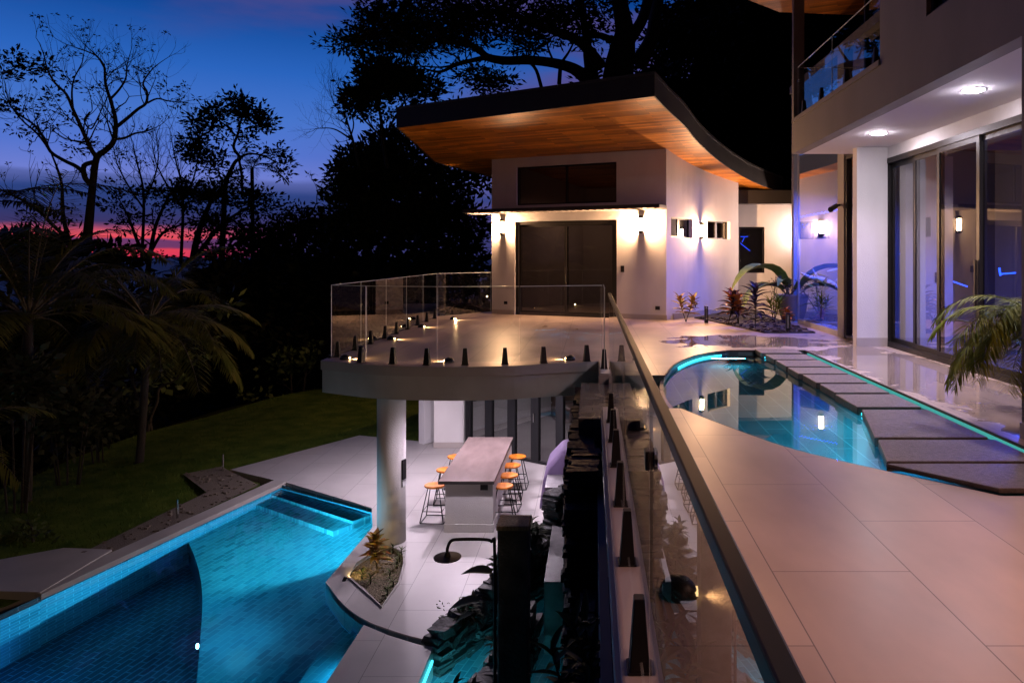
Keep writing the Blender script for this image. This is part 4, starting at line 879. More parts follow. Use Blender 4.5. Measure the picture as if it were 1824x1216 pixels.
# stools
def make_stool(label):
    r = empty('bar_stool', (0, 0, Z2), label, 'bar stool', 'orange bar stools along the long table'); s = MB()
    prof = [(.12, .605), (.172, .612), (.182, .628), (.178, .645), (.16, .652), (.08, .646)]; s.lathe((0, 0, Z2), prof, 32); o = s.build('seat', M['seat_wood'], r, smooth=True); o.scale = (1.02, .92, 1)
    s = MB(); t_, b_ = .10, .21
    for sx in (-1, 1):
        A_ = [(sx*t_, -t_*.9, Z2+.60), (sx*b_, -b_, Z2+.03), (sx*b_, -b_+.02, Z2+.011), (sx*b_, b_-.02, Z2+.011), (sx*b_, b_, Z2+.03), (sx*t_, t_*.9, Z2+.60)]
        s.tube(A_, .0095, 6); s.tube([(sx*t_, -t_*.9, Z2+.60), (sx*t_, t_*.9, Z2+.60)], .009, 6)
        q = .55; f = lambda k: t_+(b_-t_)*k
    for k, z in ((.68, .22),):
        m_ = t_+(b_-t_)*k; c = [(-m_, -m_, Z2+z), (m_, -m_, Z2+z), (m_, m_, Z2+z), (-m_, m_, Z2+z)]; s.tube(c, .008, 6, closed=True)
    s.tube([(-b_, -b_, Z2+.02), (b_, -b_, Z2+.02)], .009, 6); s.tube([(-b_, b_, Z2+.02), (b_, b_, Z2+.02)], .009, 6)
    s.build('leg_frame', M['black'], r); return r
st0 = make_stool('')
ST = [(-1.60, 13.02, 3, 'nearest orange bar stool on the right side of the long table'), (-1.58, 13.65, -4, 'second orange bar stool from the front on the right side of the table'), (-1.60, 14.30, 2, 'third orange bar stool from the front on the right side of the table'), (-1.55, 14.93, -2, 'farthest orange bar stool on the right side, before the glass doors'),
    (-2.84, 13.05, -3, 'nearest orange bar stool on the left side, toward the column'), (-2.83, 14.0, 4, 'middle orange bar stool on the left side of the long table'), (-2.80, 14.92, -2, 'farthest orange bar stool on the left side, before the white pier')]
for i, (x, y, a, nm) in enumerate(ST):
    o = st0 if i == 0 else copy_tree(st0); o.location = (x, y, Z2); o.rotation_euler.z = R(a); o['label'] = nm
# counter, grill under its cover
r = empty('grill_counter', (-.55, 13.2, Z2), 'low pale counter block under the covered grill', 'counter'); s = MB(); s.box((-.78, 12.2, Z2), (-.28, 14.2, Z2+.82)); s.build('counter_body', M['coping'], r); s = MB(); s.box((-.80, 12.18, Z2+.82), (-.26, 14.22, Z2+.87)); s.build('counter_top', M['wall_tile'], r)
s = MB(); cyl = []
for y in (12.9, 12.98, 13.2, 13.5, 13.75, 13.84):
    e_ = .04 if y in (12.9, 13.84) else 0; cyl.append([(-.92-random.uniform(0, .04), y, Z2+.28+random.uniform(-.05, .05)), (-.88, y, Z2+.75), (-.80+e_, y, Z2+1.02-e_), (-.55, y, Z2+1.28-2*e_), (-.38, y, Z2+1.30-2*e_), (-.28, y, Z2+1.1-e_), (-.26, y, Z2+.88)])
ii = [[s.pt(p) for p in row] for row in cyl]
for a, b in zip(ii, ii[1:]):
    for k in range(6): s.idx((a[k], b[k], b[k+1], a[k+1]))
s.idx(ii[0]); s.idx(ii[-1][::-1]); o = s.build('grill_cover', M['fabric'], smooth=True); bevel(o, .03, 2); tag(o, 'lilac fabric cover draped over the grill beside the dark stone wall', 'cover')
# plant bed kerb and stones
s = MB(); s.sheet([bed], -3.05); struct(s.build('planting_gravel', M['sandstone']), 'sandy gravel of the almond shaped planting bed at the column', 'gravel')
bi = off(bed, .03)
s = MB(); s.sides(bed, -3.05, -2.975, out=False); 
for i in range(len(bed)):
    k = (i+1) % len(bed); s.face([(*bed[i], -2.975), (*bed[k], -2.975), (*bi[k], -2.975), (*bi[i], -2.975)])
tag(s.build('bed_edging', M['coping']), 'thin pale edging round the almond shaped planting bed', 'edging')
s = MB()
for k in range(300):
    x, y = random.uniform(-4, -2.4), random.uniform(9.6, 12.3)
    if not inside(x, y, bed): continue
    r_ = random.uniform(.012, .035); s.hexa([(x+random.uniform(.6, 1)*r_*sx, y+random.uniform(.6, 1)*r_*sy, -3.05+zz*r_) for zz in (0, .8) for sx, sy in ((-1, -1), (1, -1), (1, 1), (-1, 1))])
tag(s.build('pebbles', M['sandstone']), 'loose pebbles in the almond shaped planting bed', 'pebbles', kind='stuff')
p = Vector((-3.52, 10.72, -3.04)); r = empty('spotlight', p, 'small garden spotlight on the gravel by the column', 'spotlight'); s = MB(); s.tube([p+Vector((-.13, -.10, .02)), p+Vector((-.10, -.08, .09))], .028, 10); s.build('body', M['black'], r)
lamp('SPOT', 'beam', p+Vector((-.08, -.06, .12)), 15, (1, .66, .28), .03, (-3.28, 11.5, -2.8), 125, .9, r)
# patio downlights under the balcony
for x, y, e in ((-2.5, 14.1, 240), (-1.25, 15.0, 130), (-4.0, 15.6, 125), (-1.7, 11.9, 105)):
    r = empty('downlight', (x, y, -.56), f'recessed downlight in the concrete ceiling above the {"bar table" if y == 14.1 else "grill" if y == 15.0 else "pool corner" if y > 15 else "front of the patio"}', 'downlight'); s = MB(); s.lathe((x, y, -.553), [(.07, 0), (.07, .01)], 20); s.build('lens', M['white_lamp'], r)
    lamp('SPOT', 'beam', (x, y, -.58), e, (1, .80, 1), .05, (x, y, -3), 165, .5, r)
# out-of-view wall lamps added on the grey house wall to light the near terrace
fu = Fr((XU, 0, 0), (0, -1))
for y, e, nm in ((3.2, 60, 'unseen wall lamp added on the grey house wall, nearer the doors'), (-.5, 50, 'unseen wall lamp added on the grey house wall, behind the viewer')):
    r = empty('wall_lamp', (XU, y, 2.4), nm, 'wall lamp'); s = MB(); fr = Fr((XU, y, 0), (0, -1)); s.box((-.05, .10, 2.2), (.05, .125, 2.6), fr); s.box((-.05, .001, 2.58), (.05, .10, 2.6), fr); s.box((-.05, .001, 2.2), (.05, .10, 2.22), fr); s.build('housing', M['black'], r)
    lamp('AREA', 'glow', (XU-.35, y, 2.4), e*1.25, (1, .47, .36), aim=(1, y+.4, 0), size=(.2, .5), parent=r)
lamp('AREA', 'guest_room_fill', (-.3, 23.6, 3.6), 14, (1, .62, .42), aim=(-.3, 23.6, 0), size=(1, 1))  # unseen lamp added so the room behind the door glass turns brown
lamp('SPOT', 'palm_fill_spot', (-.9, .6, .5), 190, (1, .74, .36), .02, (-10, 14.5, -.6), 78, 1)  # out-of-view spot added to brighten the palms and the post
# blue lights of the hall behind the tall glazing
lamp('SPOT', 'hall_blue_light', (5.75, 18.75, 2.2), 210, (.13, .12, 1), .12, (2.7, 20.6, .7), 75, .8)
lamp('AREA', 'hall_blue_light', (6.2, 17.9, 3.1), 480, (.04, .10, 1), aim=(5.9, 18.6, 0), size=(1.6, .6))
lamp('AREA', 'hall_light', (6.6, 17.6, 5.6), 22, (1, .82, .72), aim=(6.2, 19, 0), size=(1, 1))
lamp('AREA', 'hall_blue_light', (8.6, 11.0, 3.5), 16, (.08, .12, 1), aim=(8.6, 11, 0), size=(1.5, 1.5))
lamp('SPOT', 'hall_blue_light', (5.8, 17.4, 2.2), 170, (.16, .14, 1), .1, (3.9, 15.5, 0), 62, .9)
lamp('SPOT', 'hall_spot', (7.4, 12.4, 3.7), 75, (1, .82, .98), .08, (6.5, 13.9, 1.2), 60, .6)
lamp('AREA', 'hall_light', (8.6, 11.0, 3.9), 5, (1, .80, .82), aim=(8.6, 11, 0), size=(1.5, 1.5))
lamp('AREA', 'hall_blue_light', (8.0, 12.6, 1.9), 200, (.03, .09, 1), aim=(7.0, 11.8, .2), size=(.8, .5))
r = empty('light_string', (6.5, 17, 2.9), 'blue light string hanging under the hall ceiling', 'light string')
s = MB()
for k in range(34):
    p = onY(1424+k*2.2, 386-k*.42+(k % 3), 19.0); s.box(p-Vector((.012, .012, .012)), p+Vector((.012, .012, .012)))
    if k % 2: p = onY(1428+k*1.6, 396+9*abs(math.sin(k*.5)), 19.1); s.box(p-Vector((.008, .008, .008)), p+Vector((.008, .008, .008)))
s.build('cable', M['blue_led'], r)
r = empty('light_string', onY(1668, 486, 14.5), 'short blue light strings behind the sliding doors', 'light string')
for (u0_, v0_, u1_, v1_, Y_) in ((1648, 477, 1690, 494, 14.4), (1694, 500, 1722, 510, 14.0), (1782, 488, 1808, 486, 12.4), (1780, 478, 1782, 490, 12.4), (1604, 452, 1618, 459, 14.7)):
    s = MB()
    for k in range(12): p = onY(u0_+(u1_-u0_)*k/11, v0_+(v1_-v0_)*k/11, Y_); s.box(p-Vector((.011, .011, .011)), p+Vector((.011, .011, .011)))
    s.build('cable', M['blue_led'], r)
Yw = 18.6; dp = lambda u, v, dy=0: onY(u, v, Yw+dy)
s = MB(); s.tube(spline([dp(1426, 486, .1), dp(1440, 494), dp(1455, 499), dp(1472, 502, -.1), dp(1490, 512, -.2), dp(1510, 535, -.3), dp(1522, 560, -.4)], 4), [.02+.07*math.sin(math.pi*min(1, i/20)) for i in range(25)], 8); s.tube([dp(1458, 500), dp(1452, 488), dp(1447, 478)], [.06, .035, .012], 7); s.tube([dp(1486, 508), dp(1500, 490), dp(1516, 484)], [.06, .05, .03], 7); s.tube([dp(1474, 484, .2), dp(1484, 482, .2), dp(1494, 478, .2)], [.03, .04, .02], 7); s.tube([dp(1510, 535, -.3), dp(1512, 575, -.3), dp(1508, 596, -.3)], [.06, .05, .05], 7)
tag(s.build('driftwood', M['driftwood'], smooth=True), 'driftwood branch glowing blue behind the tall glazing', 'driftwood')
r = empty('sofa', (8.3, 9.0, 0), 'dark sofa inside the hall behind the sliding doors', 'sofa'); s = MB(); s.box((7.6, 8.0, .0), (8.5, 10.2, .42)); s.box((8.3, 8.0, .42), (8.5, 10.2, .85)); bevel(s.build('body', M['sofa'], r), .05, 3)
# ================================================================ stone walls of the waterfall
def ledge(mb, path, z0, z1f, th, jit=.06, sx=(.10, .30), sz=(.04, .10), ej=.022):
    P = [Vector((*p, 0)) for p in path]; cum = [0]
    for a, b in zip(P, P[1:]): cum.append(cum[-1]+(b-a).length)
    def at(d):
        d = max(0, min(cum[-1]-1e-6, d))
        for i in range(len(P)-1):
            if d <= cum[i+1]: t_ = (d-cum[i])/(cum[i+1]-cum[i]); return P[i].lerp(P[i+1], t_), (P[i+1]-P[i]).normalized()
    z = z0
    while True:
        h = random.uniform(*sz); d = -random.uniform(0, .2); anyone = False
        while d < cum[-1]:
            l = random.uniform(*sx); p, t_ = at(d+l/2)
            if z+h*.5 < z1f((d+l/2)/cum[-1]):
                anyone = True; n_ = Vector((t_.y, -t_.x, 0)); o1 = random.uniform(-jit, jit); o2 = th/2+random.uniform(-.02, .02)
                fr = Fr((p.x, p.y, 0), t_[:2]); g = -.004
                mb.box((-l/2+g, -o2+o1*.5, z+g*.5), (l/2-g, th/2+o1, z+h-g*.5), fr, jit=ej)
            d += l
        z += h
        if not anyone and z > z0+.5: break
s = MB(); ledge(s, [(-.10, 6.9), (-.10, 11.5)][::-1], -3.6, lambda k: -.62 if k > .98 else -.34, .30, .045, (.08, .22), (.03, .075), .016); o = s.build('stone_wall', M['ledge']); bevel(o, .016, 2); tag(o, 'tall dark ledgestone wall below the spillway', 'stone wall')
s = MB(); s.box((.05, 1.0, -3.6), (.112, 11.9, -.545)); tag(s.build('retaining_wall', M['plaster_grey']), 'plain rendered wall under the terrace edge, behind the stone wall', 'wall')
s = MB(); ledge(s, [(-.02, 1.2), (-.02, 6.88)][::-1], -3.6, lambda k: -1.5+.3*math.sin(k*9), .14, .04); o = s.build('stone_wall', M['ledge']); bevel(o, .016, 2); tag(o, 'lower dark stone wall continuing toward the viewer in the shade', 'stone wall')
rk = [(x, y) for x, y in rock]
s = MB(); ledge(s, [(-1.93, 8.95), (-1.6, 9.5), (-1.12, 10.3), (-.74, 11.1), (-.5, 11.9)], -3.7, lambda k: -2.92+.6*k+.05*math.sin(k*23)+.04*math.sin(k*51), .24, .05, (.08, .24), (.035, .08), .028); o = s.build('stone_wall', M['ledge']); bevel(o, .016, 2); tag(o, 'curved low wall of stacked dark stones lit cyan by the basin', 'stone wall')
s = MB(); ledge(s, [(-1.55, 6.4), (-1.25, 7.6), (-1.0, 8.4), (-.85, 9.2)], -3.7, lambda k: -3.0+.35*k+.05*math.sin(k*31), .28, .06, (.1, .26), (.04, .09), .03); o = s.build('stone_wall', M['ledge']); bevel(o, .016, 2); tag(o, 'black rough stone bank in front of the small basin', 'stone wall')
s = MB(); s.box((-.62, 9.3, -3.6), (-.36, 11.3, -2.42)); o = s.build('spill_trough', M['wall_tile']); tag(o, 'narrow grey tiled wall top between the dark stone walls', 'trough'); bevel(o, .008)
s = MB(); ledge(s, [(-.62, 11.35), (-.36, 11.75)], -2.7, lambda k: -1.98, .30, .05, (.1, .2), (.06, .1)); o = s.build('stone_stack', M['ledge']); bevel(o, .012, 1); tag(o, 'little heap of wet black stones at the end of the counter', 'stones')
# timber post and garden shower
r = empty('timber_post', (-.70, 6.5, Z2-.5), 'thick square dark post with a rough timber cap in the shaded planting', 'post'); s = MB(); s.box((-.835, 6.37, Z2-.5), (-.565, 6.64, -.66)); bevel(s.build('shaft', M['post_stone'], r), .012); s = MB(); s.box((-.845, 6.36, -.66), (-.555, 6.65, -.615)); bevel(s.build('cap', M['dark_wood'], r), .01)
r = empty('garden_shower', (-.86, 6.3, Z2-.5), 'black outdoor shower with a round flat head on a bent pipe', 'shower'); Y_ = 6.3; z0_ = H-(960-V0)*Y_/F; xh = (797-U0)*Y_/F; xp = (881-U0)*Y_/F
s = MB(); s.tube(spline([(xp, Y_, Z2-.5), (xp, Y_, Z2+1), (xp, Y_, z0_-.10), (xp-.025, Y_, z0_-.02), (xp-.10, Y_, z0_), (xh+.10, Y_, z0_), (xh+.03, Y_, z0_-.015), (xh, Y_, z0_-.08), (xh, Y_, z0_-.13)], 5), .0135, 8); s.build('pipe', M['black'], r, smooth=True)
s = MB(); s.lathe((xh, Y_, z0_-.16), [(.118, 0), (.12, .008), (.03, .014), (.022, .04), (.018, .05)], 32); s.build('shower_head', M['bronze'], r)
# ================================================================ leaves, palms, trees
def blade(mb, base, d, L_, w_, droop=.5, n=5, fold=.25, up=Vector((0, 0, 1))):      # one long leaf bending over
    d = Vector(d).normalized(); p = Vector(base); side = d.cross(up); side = side.normalized() if side.length > 1e-3 else Vector((1, 0, 0)); rows = []
    for i in range(n+1):
        t_ = i/n; wdt = w_*(math.sin(math.pi*(.08+.92*t_)**.75)+.02); nn_ = side.cross(d)
        rows.append((mb.pt(p+side*wdt/2+nn_*wdt*fold), mb.pt(p), mb.pt(p-side*wdt/2+nn_*wdt*fold)))
        d = (d+Vector((0, 0, -droop/n))).normalized(); p = p+d*(L_/n)
    for a, b in zip(rows, rows[1:]): mb.idx((a[0], b[0], b[1], a[1])); mb.idx((a[1], b[1], b[2], a[2]))
def rv(s=1): return Vector((random.gauss(0, s), random.gauss(0, s), random.gauss(0, s)))
def frond(mb, base, d, L_, droop, leaf=.4, n=26, w_=.028, rr=.012, lp=.6):
    d = Vector(d).normalized(); p = Vector(base); pts = [p.copy()]; N_ = 14
    for i in range(N_): d = (d+Vector((0, 0, -droop/N_*(.4+1.2*i/N_)))).normalized(); p = p+d*(L_/N_); pts.append(p.copy())
    mb.mi = 1; mb.tube(pts, [rr*(1-.85*i/N_) for i in range(N_+1)], 4); mb.mi = 0
    for k in range(n):
        t_ = .14+.86*k/n; i = min(int(t_*N_), N_-1); q = pts[i].lerp(pts[i+1], t_*N_-i); tg = (pts[i+1]-pts[i]).normalized(); sd = tg.cross(Vector((0, 0, 1)))
        if sd.length < 1e-3: continue
        sd.normalize(); ll = leaf*math.sin(math.pi*(.12+.83*t_))**.7*random.uniform(.85, 1.1)
        for sg in (-1, 1):
            dd = (sd*sg*.75+tg*.65+Vector((0, 0, .25-.25*lp))+rv(.07)).normalized(); blade(mb, q, dd, ll, w_, lp, 3, .1)
def palm(name, base, crown, nf, L_, label, cat='palm', group=None, droop=1.1, mats=None, elev=(.1, 1.2), az=None, leaf=.45, n=26, w_=.03, tr=.09):
    r = empty(name, base, label, cat, group); b, c = Vector(base), Vector(crown)
    s = MB(); s.tube(spline([b, b.lerp(c, .5)+Vector((.06, .03, 0)), c], 5), [tr*(1.15-.3*i/10) for i in range(11)], 9); s.build('trunk', M['bark'], r, smooth=True)
    s = MB()
    for k in range(nf):
        a = (2*math.pi*k/nf*1.0+random.uniform(-.2, .2)) if az is None else R(az[k % len(az)]+random.uniform(-6, 6)); e_ = random.uniform(*elev)
        frond(s, c, (math.cos(a)*math.cos(e_), math.sin(a)*math.cos(e_), math.sin(e_)), L_*random.uniform(.85, 1.1), droop*random.uniform(.8, 1.2), leaf, n, w_, .016*L_/2)
    s.build('frond', mats or [M['palm_leaf'], M['pale_bark']], r, smooth=True); return r
def leafq(mb, p, d, s_, wr=.42):                # one flat leaf
    d = d.normalized(); n_ = d.cross(rv()).normalized(); w_ = s_*wr
    mb.face([p, p+d*s_*.45+n_*w_/2, p+d*s_, p+d*s_*.45-n_*w_/2])
def cluster(mb, p, n, s_, flat=.5):
    for _ in range(n):
        d = rv(); d.z *= flat; leafq(mb, p+d*.15*s_, d, s_*random.uniform(.6, 1.1))
def grow(tb, lf, p, d, L_, r_, depth, leafp, ls, ln, spread=.7, upw=.12):
    n = 3; pts = [p.copy()]
    for i in range(n): d = (d+rv(.16)+Vector((0, 0, upw))).normalized(); p = p+d*L_/n; pts.append(p.copy())
    tb.tube(pts, [r_*(1-.45*i/n) for i in range(n+1)], 4 if r_ < .03 else 6, cap=False)
    if depth == 0:
        if random.random() < leafp: cluster(lf, p, ln, ls)
        return
    for k in range(random.choice((2, 2, 3))): grow(tb, lf, pts[-1-(k == 2)], (d+rv(spread*.6)).normalized(), L_*random.uniform(.6, .85), r_*.55, depth-1, leafp, ls, ln, spread, upw)
def limbtree(name, label, Yd, limbs, twigs=10, depth=3, tl=1.1, leafp=.3, ls=.28, ln=7, group=None, leaf='leaf_dark', extra=(), cat='tree', start=.35, upw=.12, base_z=None, wr=.42):
    px = Yd/F; first = limbs[0][0]; b = onY(first[0][0], first[0][1], Yd); r = empty(name, b, label, cat, group); tb, lf = MB(), MB()
    for pts, dy, nt in limbs:
        P = []; n = len(pts)
        for i, (u, v, rp) in enumerate(pts): P.append(Vector((*onY(u, v, Yd+dy*i/max(1, n-1)), rp*px)))
        Q = spline([p[:3] for p in P], 4); rad = [P[min(i//4, n-1)][3]*(1-(i % 4)/4)+P[min(i//4+1, n-1)][3]*(i % 4)/4 for i in range(len(Q))]
        tb.tube(Q, rad, 7)
        for _ in range(int(nt*twigs)):
            t_ = random.uniform(start, 1); i = min(int(t_*(len(Q)-1)), len(Q)-2); tg = (Q[i+1]-Q[i]).normalized(); d = (tg*.6+rv(.6)+Vector((0, 0, .25))).normalized()
            grow(tb, lf, Q[i], d, tl*random.uniform(.6, 1.2)*(1.15-.5*t_), max(min(rad[i]*.4, .05), .009*px/.028), depth-1, leafp, ls, ln, upw=upw)
        if nt: grow(tb, lf, Q[-1], (Q[-1]-Q[-2]).normalized(), tl*.7, rad[-1], depth-1, leafp, ls, ln)
    for u, v, ru, rv_, n, s_ in extra: blob(lf, u, v, ru, rv_, Yd, n, s_, wr=wr)
    if tb.f: tb.build('trunk', M['bark'], r, smooth=True)
    if lf.f: lf.build('crown', M[leaf], r)
    return r
def blob(mb, u, v, ru, rv_, Yd, n, s_, lumps=None, flat=.6, wr=.42):  # leafy mass: clumps scattered through an ellipsoid
    px = Yd/F; c = onY(u, v, Yd); k = 0; nl = lumps or max(6, n//14)
    for _ in range(nl):
        while True:
            q = Vector((random.uniform(-1, 1), random.uniform(-1, 1), random.uniform(-1, 1)))
            if q.length < 1: break
        p = c+Vector((q.x*ru*px, q.y*(ru+rv_)*.5*px, q.z*rv_*px)); R_ = s_*random.uniform(.8, 2.4)
        for _ in range(max(3, n//nl)):
            d = rv(); d.z *= flat; leafq(mb, p+d.normalized()*R_*random.random()**.5, d+Vector((0, 0, .1)), s_*random.uniform(.6, 1.25), wr)
# -- bare branching tree at the left, its limbs
T1 = [([(140, 560, 9), (150, 470, 9), (158, 400, 7.5), (165, 330, 6), (172, 282, 5.5), (188, 268, 5), (203, 250, 4.5), (206, 215, 3.6), (198, 182, 3), (188, 150, 2.4), (186, 120, 2), (176, 104, 1.4), (160, 88, .8)], 1, 1.6),
    ([(166, 330, 5), (152, 318, 4.5), (150, 295, 4.2), (172, 285, 4), (160, 262, 3.6), (145, 228, 3), (130, 195, 2.6), (118, 168, 2.2), (98, 148, 1.8), (85, 125, 1.4), (78, 98, .8)], -2, 1.5),
    ([(152, 312, 4), (138, 298, 3.6), (112, 285, 3.2), (90, 270, 2.8), (78, 245, 2.4), (60, 222, 2), (40, 208, 1.6), (20, 190, 1.2), (10, 160, .8)], 2, 1.3),
    ([(205, 228, 3.4), (225, 212, 3), (245, 195, 2.6), (260, 184, 2.3), (262, 165, 2), (255, 148, 1.5), (270, 125, 1), (285, 112, .6)], -1.5, 1.3),
    ([(262, 184, 1.8), (280, 176, 1.5), (300, 180, 1.1), (325, 182, .7)], .5, 1), ([(206, 248, 2.6), (222, 246, 2.2), (240, 238, 1.8), (260, 234, 1.4), (276, 228, .8)], 1, .25),
    ([(195, 178, 2.4), (212, 160, 1.9), (224, 140, 1.5), (226, 118, 1.1), (232, 95, .6)], 2, 1.1), ([(188, 125, 1.8), (174, 102, 1.4), (155, 92, 1.1), (132, 84, .7)], -1, 1.1), ([(130, 195, 2), (128, 165, 1.6), (132, 140, 1.2), (146, 112, .8), (150, 92, .5)], 1, 1.2),
    ([(150, 505, 6), (138, 470, 4.5), (122, 425, 4), (112, 380, 3.4), (110, 330, 2.6), (102, 300, 2), (92, 275, 1.4)], 2, .5), ([(120, 424, 3.6), (95, 402, 3.2), (70, 376, 2.6), (42, 358, 2), (15, 345, 1.4)], -2, .5), ([(85, 262, 2.2), (66, 238, 1.8), (40, 215, 1.4), (20, 190, 1), (8, 170, .7)], 0, 1.2), ([(160, 200, 1.4), (150, 215, 1.4), (162, 230, 1.4), (175, 208, 1), (190, 175, .6)], 1, .4)]
limbtree('branching_tree', 'tall half bare tree with forked trunk and fine twigs against the blue sky', 34, T1, twigs=9, depth=3, tl=1.15, leafp=.2, ls=.16, ln=7,
    extra=[(30, 112, 34, 16, 240, .26), (15, 130, 18, 8, 90, .26), (78, 120, 18, 16, 150, .24), (28, 190, 32, 16, 200, .24), (50, 232, 20, 8, 80, .24), (90, 168, 18, 12, 80, .24), (85, 188, 12, 6, 40, .22), (122, 208, 16, 6, 50, .22), (112, 225, 18, 5, 40, .22), (135, 258, 16, 8, 60, .22), (160, 252, 12, 6, 40, .22), (300, 158, 26, 4, 50, .2), (318, 182, 16, 5, 40, .2), (250, 128, 14, 7, 50, .2), (120, 95, 6, 4, 24, .2), (124, 148, 12, 6, 40, .22), (200, 140, 10, 4, 24, .2), (252, 232, 6, 5, 24, .2), (165, 160, 12, 5, 30, .2), (55, 380, 22, 12, 70, .24), (95, 376, 18, 6, 44, .24), (130, 372, 16, 6, 40, .22), (122, 396, 14, 4, 24, .22), (200, 278, 12, 8, 40, .22), (160, 268, 14, 8, 40, .22), (45, 408, 8, 8, 30, .22)])
# -- leafy tall tree and its neighbours in the middle distance
limbtree('leafy_tree', 'tall leafy tree with a round tuft on top, right of the half bare tree', 40, [([(392, 520, 6), (398, 400, 5), (402, 330, 4), (418, 290, 3.2), (428, 282, 2.8), (416, 262, 2.6), (424, 238, 2.2), (430, 210, 1.6)], 1, .5), ([(428, 280, 2.4), (445, 274, 1.9), (470, 278, 1.5), (490, 288, 1.1), (505, 292, .7)], 0, .35), ([(418, 240, 2), (405, 226, 1.6), (390, 215, 1.1), (372, 205, .8)], 0, .4), ([(426, 286, 2.2), (430, 310, 2.2), (432, 350, 2.5)], 0, 0)],
    twigs=7, depth=2, tl=.9, leafp=.5, ls=.3, ln=7, extra=[(420, 184, 20, 16, 420, .3), (450, 205, 28, 20, 600, .3), (468, 222, 16, 14, 260, .3), (385, 200, 24, 12, 360, .3), (365, 218, 26, 14, 380, .3), (352, 250, 24, 18, 420, .3), (340, 275, 22, 14, 320, .3), (378, 280, 24, 12, 260, .3), (400, 248, 12, 6, 60, .28), (440, 248, 14, 10, 130, .28), (470, 272, 8, 5, 40, .26), (492, 272, 10, 14, 120, .28), (508, 290, 14, 12, 120, .28), (505, 310, 12, 10, 90, .28), (400, 225, 30, 10, 120, .28)])
for i, (u, dv, nm) in enumerate(((252, 300, 'slender bare twiggy tree just right of the half bare tree'), (322, 290, 'slender bare tree with upright twigs beneath the leafy tree'))):
    limbtree('bare_tree', nm, 42, [([(u, 470, 3), (u+4, 380, 2.4), (u+2, 330, 1.9), (u-8, 290, 1.3), (u-14, 262, .8)], 1, 1.6), ([(u+3, 360, 1.8), (u+22, 320, 1.4), (u+30, 280, 1), (u+26, 245, .6)], -1, 1.6), ([(u+3, 370, 1.8), (u-24, 330, 1.4), (u-44, 290, 1), (u-50, 262, .6)], 1, 1.4)], twigs=9, depth=3, tl=1.6, leafp=.06, ls=.2, ln=4, upw=.25, extra=[(u, 285, 30, 10, 60, .2)] if i == 0 else ())
r = palm('distant_palm', tuple(onY(447, 560, 44)), tuple(onY(449, 300, 44)), 13, 2.3, 'small fan of a far palm rising beside the leafy tree', droop=1.6, mats=[M['leaf_dark'], M['bark']], elev=(.0, 1.1), leaf=.6, n=22, w_=.06, tr=.12)
palm('distant_palm', tuple(onY(345, 560, 36)), tuple(onY(345, 485, 36)), 14, 1.9, 'dark young palm in front of the purple sea', droop=1.3, mats=[M['leaf_dark'], M['bark']], elev=(.1, 1.2), leaf=.5, n=22, w_=.05, tr=.1)
limbtree('spreading_tree', 'flat topped dark tree standing before the purple sea', 37, [([(255, 600, 6), (262, 500, 5), (268, 450, 4), (278, 400, 3), (300, 350, 2)], 1, .8), ([(264, 470, 4), (245, 430, 3), (230, 390, 2), (215, 360, 1)], 0, .8), ([(268, 450, 3), (290, 415, 2.4), (325, 400, 1.6), (360, 392, 1)], 0, .8)], twigs=8, depth=2, tl=1.1, leafp=.7, ls=.28, ln=7,
    extra=[(215, 398, 24, 4.34, 65, 0.23), (205, 365, 32, 7.44, 130, 0.246), (260, 385, 40, 7.44, 165, 0.246), (300, 345, 52, 11.2, 400, 0.262), (240, 340, 50, 9.92, 260, 0.246), (330, 372, 40, 8.68, 210, 0.246), (300, 410, 40, 4.96, 110, 0.23), (220, 445, 26, 3.72, 60, 0.23), (270, 455, 36, 4.96, 80, 0.23), (235, 480, 26, 3.72, 55, 0.23), (225, 505, 30, 4.96, 80, 0.23), (345, 425, 24, 6.2, 80, 0.246)])
limbtree('spreading_tree', 'broad dark tree with layered crown below the leafy tree', 38, [([(336, 600, 8), (340, 500, 7), (352, 420, 5.5), (375, 360, 3.5)], 1, .5), ([(342, 470, 5), (362, 440, 4), (395, 400, 3), (440, 370, 2)], 0, .5)], twigs=8, depth=2, tl=1.2, leafp=.7, ls=.3, ln=7,
    extra=[(360, 345, 60, 12.4, 750, 0.279), (430, 350, 60, 14.9, 900, 0.279), (400, 320, 44, 8.68, 280, 0.262), (460, 372, 44, 9.92, 350, 0.262), (372, 395, 46, 14.9, 450, 0.279), (430, 410, 50, 18.6, 650, 0.279), (500, 365, 24, 4.96, 65, 0.23), (380, 300, 30, 6.2, 150, 0.246), (330, 335, 36, 7.44, 210, 0.246), (400, 450, 46, 18.6, 600, 0.295), (510, 382, 16, 3.1, 25, 0.213)])
limbtree('leaning_tree', 'low dark tree with sparse tips where the hill meets the sky', 36, [([(500, 560, 5), (520, 470, 4), (540, 410, 2.4), (560, 370, 1.2)], 0, .8)], twigs=10, depth=3, tl=1.2, leafp=.35, ls=.26, ln=6, extra=[(520, 415, 40, 22, 900, .32), (470, 430, 44, 24, 1000, .34), (560, 400, 30, 20, 560, .3), (545, 378, 26, 8, 120, .26), (500, 470, 60, 30, 1500, .36), (585, 440, 40, 34, 1200, .36)])
